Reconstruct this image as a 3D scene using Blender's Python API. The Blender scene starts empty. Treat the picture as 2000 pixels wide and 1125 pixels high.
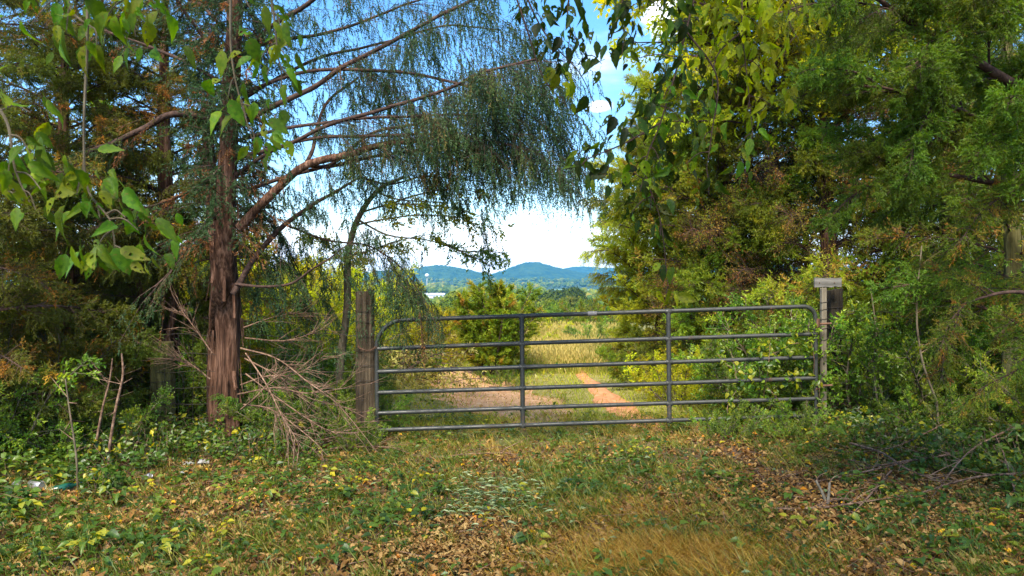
import bpy, bmesh, math, random
import numpy as np
from mathutils import Vector, Matrix

# ------------------------------------------------------------------ camera, sky, sun, exposure
S = bpy.context.scene
C = S.collection
CAM_H, HOR, F = 1.65, 545.0, 1444.0
cam = bpy.data.objects.new('camera', bpy.data.cameras.new('camera'))
C.objects.link(cam); S.camera = cam
cam.location = (0, 0, CAM_H); cam.rotation_euler = (math.radians(90), 0, 0)
cam.data.sensor_width = 36; cam.data.lens = 26; cam.data.shift_y = -(562.5 - HOR) / 2000
cam.data.clip_start = 0.05; cam.data.clip_end = 20000
cam.data.dof.use_dof = True; cam.data.dof.focus_distance = 7.5; cam.data.dof.aperture_fstop = 8

SUN_EL, SUN_AZ = 50.0, 192.0          # azimuth clockwise from +Y (view direction)
sun = bpy.data.objects.new('sun', bpy.data.lights.new('sun', 'SUN'))
C.objects.link(sun)
sun.data.energy = 3.2; sun.data.angle = math.radians(22); sun.data.color = (1.0, .91, .76)
_e, _a = math.radians(SUN_EL), math.radians(SUN_AZ)
sdir = Vector((math.sin(_a) * math.cos(_e), math.cos(_a) * math.cos(_e), math.sin(_e)))
sun.rotation_euler = sdir.to_track_quat('Z', 'Y').to_euler()

W = bpy.data.worlds.new('World'); S.world = W; W.use_nodes = True
def build_world():
    nt = W.node_tree; nt.nodes.clear(); N = nt.nodes.new; Lk = nt.links.new
    def math_(op, a, b=None, c=None, clamp=False):
        n = N('ShaderNodeMath'); n.operation = op; n.use_clamp = clamp
        for i, v in enumerate((a, b, c)):
            if v is None: continue
            if isinstance(v, (int, float)): n.inputs[i].default_value = v
            else: Lk(v, n.inputs[i])
        return n.outputs[0]
    def smooth(v, a, b):
        n = N('ShaderNodeMapRange'); n.interpolation_type = 'SMOOTHSTEP'
        Lk(v, n.inputs[0]); n.inputs[1].default_value = a; n.inputs[2].default_value = b
        return n.outputs[0]
    sky = N('ShaderNodeTexSky'); sky.sky_type = 'NISHITA'; sky.sun_disc = False
    sky.sun_elevation = _e; sky.sun_rotation = _a
    sky.air_density = 1.0; sky.dust_density = 0.6; sky.ozone_density = 2.2
    tc = N('ShaderNodeTexCoord'); sp = N('ShaderNodeSeparateXYZ'); Lk(tc.outputs['Generated'], sp.inputs[0])
    x, y, z = sp.outputs
    zc = math_('MAXIMUM', math_('ADD', z, 0.09), 0.03)
    cb = N('ShaderNodeCombineXYZ'); Lk(math_('DIVIDE', x, zc), cb.inputs[0]); Lk(math_('DIVIDE', y, zc), cb.inputs[1])
    nz = N('ShaderNodeTexNoise'); Lk(cb.outputs[0], nz.inputs[0]); nz.inputs['Scale'].default_value = .55
    nz.inputs['Detail'].default_value = 6; nz.inputs['Roughness'].default_value = .58
    cl = smooth(nz.outputs[0], .54, .74)
    nz2 = N('ShaderNodeTexNoise'); mp = N('ShaderNodeMapping'); Lk(tc.outputs['Generated'], mp.inputs[0])
    mp.inputs['Scale'].default_value = (6, 6, 60); Lk(mp.outputs[0], nz2.inputs[0]); nz2.inputs['Scale'].default_value = 1.1
    nz2.inputs['Detail'].default_value = 5
    low = smooth(math_('SUBTRACT', math_('MULTIPLY', nz2.outputs[0], .10), z), -.045, .03)
    m = math_('MAXIMUM', math_('MULTIPLY', cl, .7), low)
    # small fair weather cloud low over the hills
    nz3 = N('ShaderNodeTexNoise'); Lk(tc.outputs['Generated'], nz3.inputs[0]); nz3.inputs['Scale'].default_value = 45; nz3.inputs['Detail'].default_value = 5
    for (cx, cz, sx, sz) in ((.021, .083, .022, .008), (.118, .226, .022, .008), (.20, .33, .05, .03)):
        dx = math_('DIVIDE', math_('SUBTRACT', x, cx), sx); dz = math_('DIVIDE', math_('SUBTRACT', z, cz), sz)
        r = math_('ADD', math_('MULTIPLY', dx, dx), math_('MULTIPLY', dz, dz))
        front = math_('GREATER_THAN', y, 0.0)
        b = math_('MULTIPLY', smooth(math_('SUBTRACT', math_('MULTIPLY', nz3.outputs[0], 2.4), r), .1, 1.3), front)
        m = math_('MAXIMUM', m, b)
    mix = N('ShaderNodeMix'); mix.data_type = 'RGBA'; Lk(m, mix.inputs[0])
    gm = N('ShaderNodeHueSaturation'); gm.inputs['Saturation'].default_value = 1.3; gm.inputs['Value'].default_value = 1.0
    Lk(sky.outputs[0], gm.inputs['Color'])
    Lk(gm.outputs[0], mix.inputs[6]); mix.inputs[7].default_value = (7.4, 7.7, 8.1, 1)
    bg = N('ShaderNodeBackground'); Lk(mix.outputs[2], bg.inputs[0]); bg.inputs[1].default_value = .108
    out = N('ShaderNodeOutputWorld'); Lk(bg.outputs[0], out.inputs[0])
build_world()
V = S.view_settings
V.view_transform = 'Standard'; V.look = 'None'; V.gamma = 1; V.use_curve_mapping = False
V.exposure = 1.78
S.render.engine = 'CYCLES'
S.cycles.max_bounces = 8; S.cycles.diffuse_bounces = 5; S.cycles.transmission_bounces = 4; S.cycles.glossy_bounces = 2
S.cycles.volume_bounces = 0; S.cycles.transparent_max_bounces = 4
S.cycles.caustics_reflective = False; S.cycles.caustics_refractive = False
S.cycles.use_denoising = True; S.cycles.denoiser = 'OPENIMAGEDENOISE'; S.cycles.denoising_input_passes = 'RGB_ALBEDO_NORMAL'
S.cycles.sample_clamp_indirect = 4.0

rng = np.random.default_rng(11)
random.seed(5)
UP = np.array([0., 0., 1.])

# ------------------------------------------------------------------ helpers
def P(px, py, Y): return np.array([(px - 1000) / F * Y, Y, CAM_H - (py - HOR) / F * Y])
def sstep(a, b, x): t = np.clip((x - a) / (b - a), 0, 1); return t * t * (3 - 2 * t)
def nz(x, y, s=0, k=1.0):
    x = x * k; y = y * k
    return (np.sin(1.7 * x + 1.3 * y + s) + np.sin(-1.1 * x + 2.3 * y + 2.1 * s + 1) + .6 * np.sin(3.9 * x - 1.9 * y + 3 * s)
            + .5 * np.sin(5.3 * y + 3.1 * x + s * 5)) / 3.1
def hf(x, y):
    x = np.asarray(x, float); y = np.asarray(y, float)
    near = sstep(40, 20, y)
    z = .033 * np.clip(x, -1.6, 6) * sstep(14, 8, y) * sstep(-6, 2, y)
    z = z + near * (.022 * nz(x, y, 1, 1.1) + .012 * nz(x, y, 4, 3.2))
    z = z + .16 * np.exp(-((x + 1.9) ** 2 / 1.2 + (y - 12.5) ** 2 / 6))          # bank under the brush pile
    z = z + .10 * sstep(-3.0, -5.5, x) * near - .15 * sstep(4.2, 8.0, y)
    z = z - .035 * np.clip(y - 24, 0, 10) - 21.6 * sstep(24, 250, y)
    z = z + sstep(60, 400, y) * 1.5 * nz(x, y, 2, .004) + 14 * sstep(1500, 2300, y)
    return z
def G(px, py, up=0.0):
    Y = CAM_H * F / (py - HOR)
    for _ in range(6):
        x = (px - 1000) / F * Y; Y = (CAM_H - float(hf(x, Y))) * F / (py - HOR)
    return np.array([x, Y, float(hf(x, Y)) + up])
def ground(x, y, up=0.0): return np.array([x, y, float(hf(x, y)) + up])
def unit(v): return v / np.maximum(np.linalg.norm(v, axis=-1, keepdims=True), 1e-9)
def rv(n): return unit(rng.normal(size=(n, 3)))
def uni(a, b, n=None): return rng.uniform(a, b, n)

def curve(pts, n=20):
    """Catmull-Rom through the points"""
    p = np.array(pts, float); p = np.vstack([2 * p[0] - p[1], p, 2 * p[-1] - p[-2]])
    m = len(p) - 3; t = np.linspace(0, m, n); i = np.minimum(t.astype(int), m - 1); u = (t - i)[:, None]
    a, b, c, d = p[i], p[i + 1], p[i + 2], p[i + 3]
    return .5 * (2 * b + (c - a) * u + (2 * a - 5 * b + 4 * c - d) * u ** 2 + (3 * b - a - 3 * c + d) * u ** 3)

class Buf:
    def __init__(s): s.v = []; s.f3 = []; s.f4 = []; s.t3 = []; s.t4 = []; s.m3 = []; s.m4 = []; s.n = 0
    def add(s, v, f, tint=0.5, mat=0):
        v = np.asarray(v, float).reshape(-1, 3); f = np.asarray(f, np.int64)
        if not len(f): return
        t = np.broadcast_to(np.asarray(tint, float), (len(f),))
        if f.shape[1] == 3: s.f3.append(f + s.n); s.t3.append(t); s.m3.append(np.full(len(f), mat))
        else: s.f4.append(f + s.n); s.t4.append(t); s.m4.append(np.full(len(f), mat))
        s.v.append(v); s.n += len(v)
    def mesh(s, name, mats, off=(0, 0, 0), smooth=False):
        me = bpy.data.meshes.new(name)
        v = np.concatenate(s.v) - np.asarray(off)
        f3 = np.concatenate(s.f3) if s.f3 else np.zeros((0, 3), int); f4 = np.concatenate(s.f4) if s.f4 else np.zeros((0, 4), int)
        me.vertices.add(len(v)); me.vertices.foreach_set('co', v.astype(np.float32).ravel())
        lo = np.concatenate([f3.ravel(), f4.ravel()]).astype(np.int32); nf = len(f3) + len(f4)
        me.loops.add(len(lo)); me.loops.foreach_set('vertex_index', lo)
        me.polygons.add(nf)
        st = np.concatenate([np.arange(len(f3)) * 3, len(f3) * 3 + np.arange(len(f4)) * 4]).astype(np.int32)
        me.polygons.foreach_set('loop_start', st)
        me.polygons.foreach_set('use_smooth', np.concatenate([np.full(len(f3), smooth == 'all'), np.full(len(f4), bool(smooth))]))
        for m in (mats if isinstance(mats, (list, tuple)) else [mats]): me.materials.append(m)
        me.polygons.foreach_set('material_index', np.concatenate(s.m3 + s.m4).astype(np.int32))
        a = me.attributes.new('tint', 'FLOAT', 'FACE')
        a.data.foreach_set('value', np.concatenate(s.t3 + s.t4).astype(np.float32))
        me.update(calc_edges=True)
        return me
    def build(s, name, mats, parent=None, smooth=False, **kw):
        off = np.array(parent.location) if parent is not None else np.zeros(3)
        if parent is not None and parent.parent is not None: off = off + np.array(parent.parent.location)
        return link(name, s.mesh(name, mats, off, smooth), parent, **kw)

def tag(o, label=None, category=None, group=None, kind=None):
    if label: o['label'] = label
    if category: o['category'] = category
    if group: o['group'] = group
    if kind: o['kind'] = kind
    return o
def link(name, data, parent=None, loc=None, mat=None, **kw):
    o = bpy.data.objects.new(name, data); C.objects.link(o)
    if parent is not None: o.parent = parent
    if loc is not None: o.location = loc
    if mat is not None: o.matrix_local = mat
    return tag(o, **kw)
def root(name, loc, label, category, group=None):
    o = link(name, None, loc=tuple(float(a) for a in loc)); o.empty_display_size = .2
    return tag(o, label, category, group)

# tubes and leaves -----------------------------------------------------------
def frame(p):
    t = np.gradient(p, axis=0); t = unit(t); n = []
    r = np.array([0, 0, 1.]) if abs(t[0][2]) < .8 else np.array([0, 1., 0])
    for k in range(len(p)):
        r = r - t[k] * r.dot(t[k]); r = r / max(np.linalg.norm(r), 1e-9); n.append(r)
    n = np.array(n); return t, n, np.cross(t, n)
def tube(b, p, r, sides=6, tint=.5, rough=0.0, mat=0, cap=True, lobes=0):
    p = np.asarray(p, float); k = len(p); r = np.interp(np.linspace(0, 1, k), np.linspace(0, 1, len(np.atleast_1d(r))), np.atleast_1d(r))
    t, n, bn = frame(p)
    a = np.linspace(0, 2 * math.pi, sides, endpoint=False)
    R = r[:, None] * np.ones((1, sides))
    if rough: R = R * (1 + rough * rng.normal(size=(k, sides)) * .6)
    if lobes: R = R * (1 + lobes * (np.sin(a * 3 + 1)[None] * .6 + np.sin(a * 5 + np.linspace(0, 2.5, k)[:, None]) * .5 + .4 * np.sin(a * 9 + np.linspace(0, 4, k)[:, None])))
    v = p[:, None] + R[..., None] * (np.cos(a)[None, :, None] * n[:, None] + np.sin(a)[None, :, None] * bn[:, None])
    i = np.arange(k - 1)[:, None] * sides; j = np.arange(sides)[None]; j2 = (j + 1) % sides
    f = np.stack([i + j, i + j2, i + sides + j2, i + sides + j], -1).reshape(-1, 4)
    if rough: tint = np.clip(tint + rng.normal(size=len(f)) * .12, 0, 1)
    b.add(v, f, tint, mat)
    if cap:
        for e in (0, k - 1):
            vv = np.vstack([v[e], p[e][None]]); ff = [[q, (q + 1) % sides, sides] for q in range(sides)]
            b.add(vv, ff, .5, mat)
def segs(b, A, B, r0, r1, tint=.5, mat=0):
    """many thin three sided twigs"""
    n = len(A); d = unit(B - A); s = unit(np.cross(d, rv(n))); q = np.cross(d, s)
    a = np.array([0, 2.094, 4.189])
    ring = np.cos(a)[None, :, None] * s[:, None] + np.sin(a)[None, :, None] * q[:, None]
    r0 = np.broadcast_to(r0, (n,)); r1 = np.broadcast_to(r1, (n,))
    v = np.concatenate([A[:, None] + ring * r0[:, None, None], B[:, None] + ring * r1[:, None, None]], 1)
    f0 = np.array([[0, 1, 4, 3], [1, 2, 5, 4], [2, 0, 3, 5]])
    f = (f0[None] + (np.arange(n) * 6)[:, None, None]).reshape(-1, 4)
    b.add(v, f, np.repeat(np.broadcast_to(tint, (n,)), 3), mat)
SH = {
 'tri': (np.array([[0, -.5, 0], [0, .5, 0], [1, 0, 0]]), [[0, 1, 2]]),
 'kite': (np.array([[0, 0, 0], [.42, .5, .12], [1, 0, -.08], [.42, -.5, .12]]), [[0, 1, 2], [0, 2, 3]]),
 'blade': (np.array([[0, -.5, 0], [0, .5, 0], [.55, .4, .0], [.55, -.4, .0], [1, 0, -.12]]), [[0, 1, 2], [0, 2, 3], [3, 2, 4]]),
 'leaf': (np.array([[0, 0, 0], [.22, .42, .1], [.6, .38, .04], [1, 0, -.18], [.6, -.38, .04], [.22, -.42, .1], [.25, 0, 0], [.62, 0, -.05]]),
          [[0, 6, 1], [0, 5, 6], [1, 6, 7], [1, 7, 2], [5, 4, 7], [5, 7, 6], [2, 7, 3], [7, 4, 3]]),
}
def leaves(b, pos, d, L, Wd, tint, shape='kite', nrm=None, mat=0, bend=1.0):
    n = len(pos); d = unit(d)
    if nrm is None: nrm = rv(n)
    s = unit(np.cross(nrm, d)); nn = np.cross(d, s)
    T, f0 = SH[shape]; f0 = np.array(f0)
    L = np.broadcast_to(L, (n,)); Wd = np.broadcast_to(Wd, (n,))
    v = pos[:, None] + T[None, :, :1] * (d * L[:, None])[:, None] + T[None, :, 1:2] * (s * Wd[:, None])[:, None] + (T[None, :, 2:] * bend) * (nn * L[:, None])[:, None]
    f = (f0[None] + (np.arange(n) * len(T))[:, None, None]).reshape(-1, 3)
    b.add(v, f, np.repeat(np.clip(np.broadcast_to(tint, (n,)), 0, 1), len(f0)), mat)

def spray(b, S0, D, L, n_str, slen, n_l, lsize, lw, hang, tint, shape='tri', droop=.25, mat=0, tmat=None, spread=.55, tr=.003):
    """sub-branches S0+D*L -> strands -> leaves"""
    n = len(S0); D = unit(D)
    def at(t, i): return S0[i] + D[i] * (L[i] * t)[:, None] - UP * (droop * L[i] * t * t)[:, None]
    if tmat is not None:
        idx = np.arange(n); q = [at(np.full(n, t), idx) for t in (0, .5, 1)]
        segs(b, q[0], q[1], tr * 1.6, tr * 1.2, .5, tmat); segs(b, q[1], q[2], tr * 1.2, tr * .5, .5, tmat)
    i = np.repeat(np.arange(n), n_str); m = len(i); t = rng.uniform(.08, 1, m) ** .8
    p = at(t, i); sd = unit(D[i] * (1 - hang) * .8 - UP * hang + rv(m) * spread)
    sl = slen * rng.uniform(.5, 1.25, m) * (1.15 - .45 * t)
    if tmat is not None: segs(b, p, p + sd * sl[:, None] * .8, tr * .6, tr * .35, .5, tmat)
    j = np.repeat(np.arange(m), n_l); k = len(j); u = np.tile((np.arange(n_l) + .5) / n_l, m)
    lp = p[j] + sd[j] * (sl[j] * u)[:, None] - UP * (.15 * hang * sl[j] * u * u)[:, None]
    ld = unit(sd[j] * .75 + rv(k) * .75)
    tt = np.asarray(tint)[i[j]] if np.ndim(tint) else np.full(k, tint)
    tt = tt + rng.normal(size=k) * .07
    leaves(b, lp, ld, lsize * rng.uniform(.6, 1.25, k), lw * rng.uniform(.7, 1.2, k), tt, shape, mat=mat)

# ------------------------------------------------------------------ materials
def mat_base(name):
    m = bpy.data.materials.new(name); m.use_nodes = True; nt = m.node_tree
    return m, nt, nt.nodes['Principled BSDF']
def ramp(nt, fac, stops):
    r = nt.nodes.new('ShaderNodeValToRGB'); e = r.color_ramp.elements
    while len(e) < len(stops): e.new(.5)
    for k, (p, c) in enumerate(stops): e[k].position = p; e[k].color = (*c, 1)
    if fac is not None: nt.links.new(fac, r.inputs[0])
    return r.outputs[0]
def noise(nt, scale, detail=4, rough=.55, vec=None, stretch=None):
    tc = nt.nodes.new('ShaderNodeTexCoord'); n = nt.nodes.new('ShaderNodeTexNoise')
    mp = nt.nodes.new('ShaderNodeMapping'); nt.links.new(tc.outputs['Object'], mp.inputs[0]); nt.links.new(mp.outputs[0], n.inputs[0])
    if stretch: mp.inputs['Scale'].default_value = stretch
    n.inputs['Scale'].default_value = scale; n.inputs['Detail'].default_value = detail; n.inputs['Roughness'].default_value = rough
    return n.outputs[0]
def bump(nt, bs, h, strength=.4, dist=.01):
    b = nt.nodes.new('ShaderNodeBump'); nt.links.new(h, b.inputs['Height']); b.inputs['Strength'].default_value = strength; b.inputs['Distance'].default_value = dist
    nt.links.new(b.outputs[0], bs.inputs['Normal'])
def foliage(name, stops, trans=.35, rough=.5, hue=.02, spec=.22, val=.3, spots=False):
    gain = {'cedar_dark': 1.15, 'cedar_deep': 1.25, 'cedar_olive': 1.4, 'cedar_yellow': 1.6, 'cedar_brown': 1.35, 'leaf_green': 1.45, 'leaf_yellow': 1.4, 'litter': .95, 'straw': .75, 'grass': .8, 'leaf_over': .5, 'weed': .75, 'leaf_near': 1.05, 'goldenrod': .9}.get(name, 1)
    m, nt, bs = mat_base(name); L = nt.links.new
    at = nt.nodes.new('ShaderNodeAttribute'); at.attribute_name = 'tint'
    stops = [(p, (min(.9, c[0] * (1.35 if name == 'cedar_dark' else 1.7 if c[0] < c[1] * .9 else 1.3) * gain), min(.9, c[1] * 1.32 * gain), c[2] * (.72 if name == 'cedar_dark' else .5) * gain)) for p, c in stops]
    col = ramp(nt, at.outputs['Fac'], stops)
    oi = nt.nodes.new('ShaderNodeObjectInfo'); hs = nt.nodes.new('ShaderNodeHueSaturation')
    mr = nt.nodes.new('ShaderNodeMapRange'); L(oi.outputs['Random'], mr.inputs[0]); mr.inputs[3].default_value = .5 - hue; mr.inputs[4].default_value = .5 + hue
    mv = nt.nodes.new('ShaderNodeMapRange'); L(oi.outputs['Random'], mv.inputs[0]); mv.inputs[3].default_value = 1 - val; mv.inputs[4].default_value = 1 + val
    L(mr.outputs[0], hs.inputs['Hue']); L(mv.outputs[0], hs.inputs['Value']); L(col, hs.inputs['Color'])
    if spots:
        n1 = noise(nt, 7, 4, .6); mk = ramp(nt, n1, [(.64, (0, 0, 0)), (.70, (.85, .85, .85))]); mx = nt.nodes.new('ShaderNodeMix'); mx.data_type = 'RGBA'
        L(mk, mx.inputs[0]); L(col, mx.inputs[6]); mx.inputs[7].default_value = (.16, .09, .03, 1)
        n2 = noise(nt, 2.2, 3, .6); m2 = nt.nodes.new('ShaderNodeMix'); m2.data_type = 'RGBA'; m2.blend_type = 'MULTIPLY'; m2.inputs[0].default_value = .8
        L(mx.outputs[2], m2.inputs[6]); L(ramp(nt, n2, [(.3, (.6, .65, .6)), (.7, (1.25, 1.2, 1.0))]), m2.inputs[7]); L(m2.outputs[2], hs.inputs['Color'])
    L(hs.outputs[0], bs.inputs['Base Color']); bs.inputs['Roughness'].default_value = rough; bs.inputs['Specular IOR Level'].default_value = spec
    tr = nt.nodes.new('ShaderNodeBsdfTranslucent'); hs2 = nt.nodes.new('ShaderNodeHueSaturation'); L(hs.outputs[0], hs2.inputs['Color'])
    hs2.inputs['Hue'].default_value = .485; hs2.inputs['Saturation'].default_value = 1.15; hs2.inputs['Value'].default_value = 1.7
    L(hs2.outputs[0], tr.inputs[0])
    mx = nt.nodes.new('ShaderNodeMixShader'); mx.inputs[0].default_value = trans
    L(bs.outputs[0], mx.inputs[1]); L(tr.outputs[0], mx.inputs[2])
    L(mx.outputs[0], nt.nodes['Material Output'].inputs['Surface'])
    return m
def wood(name, c0, c1, c2, sc=18, stretch=(1, 1, .12), bs_=.8, dist=.015, rough=.9):
    m, nt, bs = mat_base(name)
    n = noise(nt, sc, 7, .65, stretch=stretch); n2 = noise(nt, 2.3, 3)
    add = nt.nodes.new('ShaderNodeMath'); add.operation = 'MULTIPLY_ADD'; nt.links.new(n2, add.inputs[0]); add.inputs[1].default_value = .45
    nt.links.new(n, add.inputs[2])
    sb = nt.nodes.new('ShaderNodeMath'); sb.operation = 'SUBTRACT'; nt.links.new(add.outputs[0], sb.inputs[0]); sb.inputs[1].default_value = .22
    nt.links.new(ramp(nt, sb.outputs[0], [(.32, c0), (.5, c1), (.68, c2)]), bs.inputs['Base Color'])
    bs.inputs['Roughness'].default_value = rough; bs.inputs['Specular IOR Level'].default_value = .2
    bump(nt, bs, n, bs_, dist); return m
def plain(name, col, rough=.6, metal=0.0, nscale=0, namt=.3, bmp=0.0, spec=.5):
    m, nt, bs = mat_base(name)
    if nscale:
        n = noise(nt, nscale, 5)
        c0 = tuple(max(0, a * (1 - namt)) for a in col); c1 = tuple(min(1, a * (1 + namt)) for a in col)
        nt.links.new(ramp(nt, n, [(.3, c0), (.7, c1)]), bs.inputs['Base Color'])
        if bmp: bump(nt, bs, n, bmp, .01)
    else: bs.inputs['Base Color'].default_value = (*col, 1)
    bs.inputs['Roughness'].default_value = rough; bs.inputs['Metallic'].default_value = metal; bs.inputs['Specular IOR Level'].default_value = spec
    return m

M = {}
M['bark_cedar'] = wood('bark_cedar', (.02, .010, .006), (.10, .048, .028), (.30, .165, .11), 34, (1, 1, .055), 1.0, .03)
M['bark_twig'] = wood('bark_twig', (.018, .012, .009), (.055, .032, .024), (.10, .06, .045), 30, (1, 1, 1), .4, .004)
M['bark_grey'] = wood('bark_grey', (.04, .032, .02), (.11, .088, .055), (.20, .165, .11), 20, (1, 1, .3), .6, .006)
M['dead_twig'] = wood('dead_twig', (.05, .028, .018), (.145, .085, .055), (.27, .175, .12), 25, (1, 1, 1), .4, .004)
M['post_wood'] = wood('post_wood', (.014, .010, .007), (.052, .037, .022), (.14, .105, .065), 26, (1, 1, .04), 1.0, .02)
M['post_green'] = wood('post_green', (.035, .03, .012), (.10, .09, .03), (.20, .175, .07), 22, (1, 1, .07), .9, .02)
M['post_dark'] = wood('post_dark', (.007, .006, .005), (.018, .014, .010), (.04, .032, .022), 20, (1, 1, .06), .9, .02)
M['board_grey'] = wood('board_grey', (.07, .068, .06), (.13, .125, .115), (.20, .19, .175), 20, (.1, 1, 1), .6, .01)
M['stake'] = wood('stake', (.07, .06, .042), (.14, .12, .088), (.22, .195, .15), 24, (1, 1, .06), .6, .008)
M['cedar_dark'] = foliage('cedar_dark', [(0, (.018, .050, .034)), (.35, (.03, .075, .04)), (.6, (.06, .10, .035)), (.8, (.13, .075, .04)), (1, (.22, .10, .05))], .28, .5)
M['cedar_olive'] = foliage('cedar_olive', [(0, (.04, .08, .022)), (.35, (.07, .13, .025)), (.65, (.13, .17, .03)), (.85, (.16, .10, .05)), (1, (.24, .12, .06))], .42, .5, .02)
M['cedar_yellow'] = foliage('cedar_yellow', [(0, (.07, .12, .025)), (.4, (.15, .20, .03)), (.75, (.25, .26, .03)), (1, (.30, .24, .06))], .42, .5, .02)
M['cedar_deep'] = foliage('cedar_deep', [(0, (.03, .07, .022)), (.4, (.05, .11, .025)), (.7, (.09, .13, .03)), (.88, (.14, .09, .04)), (1, (.24, .12, .05))], .4, .5)  # darker olive variant of the cedar foliage colour
M['cedar_brown'] = foliage('cedar_brown', [(0, (.03, .055, .02)), (.5, (.055, .085, .024)), (.7, (.10, .085, .03)), (.85, (.19, .105, .045)), (1, (.30, .14, .055))], .38, .55)
M['leaf_yellow'] = foliage('leaf_yellow', [(0, (.06, .11, .015)), (.4, (.15, .21, .02)), (.8, (.33, .32, .025)), (1, (.42, .27, .02))], .5, .4)
M['leaf_green'] = foliage('leaf_green', [(0, (.022, .062, .018)), (.4, (.045, .11, .025)), (.75, (.10, .17, .03)), (1, (.22, .22, .03))], .4, .38, .015, .4)
M['leaf_near'] = foliage('leaf_near', [(0, (.03, .085, .02)), (.5, (.06, .14, .025)), (1, (.13, .20, .03))], .42, .55, .02, .2, .35, True)
M['leaf_over'] = foliage('leaf_over', [(0, (.018, .05, .02)), (.5, (.035, .085, .022)), (1, (.085, .14, .025))], .36, .5, .02, .2, .5, True)  # leaf colour dimmed to stand in for backlit silhouettes against the sky
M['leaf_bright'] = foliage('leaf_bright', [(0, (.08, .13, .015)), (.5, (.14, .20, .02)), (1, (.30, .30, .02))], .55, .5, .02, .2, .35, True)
M['goldenrod'] = foliage('goldenrod', [(0, (.10, .13, .015)), (.45, (.24, .23, .02)), (1, (.50, .34, .02))], .45, .5)
M['litter'] = foliage('litter', [(0, (.05, .027, .022)), (.3, (.13, .06, .042)), (.6, (.23, .12, .085)), (.8, (.33, .22, .20)), (.9, (.40, .14, .04)), (1, (.55, .34, .03))], .1, .6, 0, .25, 0)
M['weed'] = foliage('weed', [(0, (.02, .055, .02)), (.35, (.045, .12, .035)), (.6, (.09, .17, .04)), (.82, (.20, .26, .05)), (1, (.42, .36, .04))], .35, .4, 0, .4, 0)
M['grass'] = foliage('grass', [(0, (.03, .075, .018)), (.4, (.07, .14, .03)), (.65, (.15, .20, .06)), (.85, (.28, .25, .14)), (1, (.36, .24, .13))], .35, .5, 0, .3, 0)
M['straw'] = foliage('straw', [(0, (.20, .10, .035)), (.5, (.40, .22, .08)), (1, (.56, .38, .18))], .3, .5, 0, .3, 0)
M['pale_leaf'] = foliage('pale_leaf', [(0, (.05, .10, .09)), (.5, (.10, .18, .18)), (1, (.19, .28, .32))], .15, .45, 0, .4, 0)
M['dry_leaf'] = foliage('dry_leaf', [(0, (.15, .12, .07)), (.5, (.33, .28, .18)), (1, (.50, .47, .36))], .25, .5, 0, .3, 0)
M['field_grass'] = foliage('field_grass', [(0, (.07, .13, .02)), (.4, (.17, .24, .045)), (.65, (.30, .33, .10)), (.85, (.38, .32, .20)), (1, (.45, .33, .22))], .4, .6, 0, .15, 0)
M['tallgrass'] = foliage('tallgrass', [(0, (.10, .15, .04)), (.4, (.20, .22, .08)), (.7, (.32, .27, .19)), (1, (.36, .28, .24))], .4, .6, 0, .2, 0)
def gate_paint():
    m, nt, bs = mat_base('gate_paint'); L = nt.links.new
    n1 = noise(nt, 24, 6, .6); n2 = noise(nt, 5, 7, .72)
    c = ramp(nt, n1, [(.3, (.018, .020, .017)), (.7, (.036, .038, .033))]); ru = ramp(nt, n1, [(.3, (.05, .022, .012)), (.7, (.16, .085, .05))])
    mk = ramp(nt, n2, [(.60, (0, 0, 0)), (.68, (1, 1, 1))]); mx = nt.nodes.new('ShaderNodeMix'); mx.data_type = 'RGBA'
    L(mk, mx.inputs[0]); L(c, mx.inputs[6]); L(ru, mx.inputs[7]); L(mx.outputs[2], bs.inputs['Base Color'])
    L(ramp(nt, n2, [(.45, (.42,) * 3), (.66, (.85,) * 3)]), bs.inputs['Roughness']); bump(nt, bs, n2, .3, .004); return m
M['gate'] = gate_paint()
M['worn'] = plain('worn_label', (.22, .20, .19), .7, 0, 60, .3)
M['wire'] = plain('fence_wire', (.055, .045, .04), .6, .6, 20, .4)
M['rust'] = plain('rusty_steel', (.12, .06, .035), .8, .3, 40, .5)
M['can'] = plain('can_aluminium', (.75, .75, .76), .25, .95, 25, .15, .1)
M['can_dull'] = plain('can_dull', (.45, .43, .42), .4, .8, 25, .3, .1)
M['glass'] = plain('bottle_glass', (.01, .07, .045), .08, 0)
M['glass_clear'] = plain('jar_glass', (.30, .42, .30), .1, 0)
M['paper'] = plain('wrapper', (.22, .22, .21), .5, 0, 12, .25)
M['white'] = plain('white_metal_wall', (.55, .55, .53), .5, 0, .3, .06)
M['roofw'] = plain('pale_roof', (.55, .58, .62), .5, 0, .3, .1)
M['window'] = plain('dark_window', (.03, .04, .05), .15)

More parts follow.
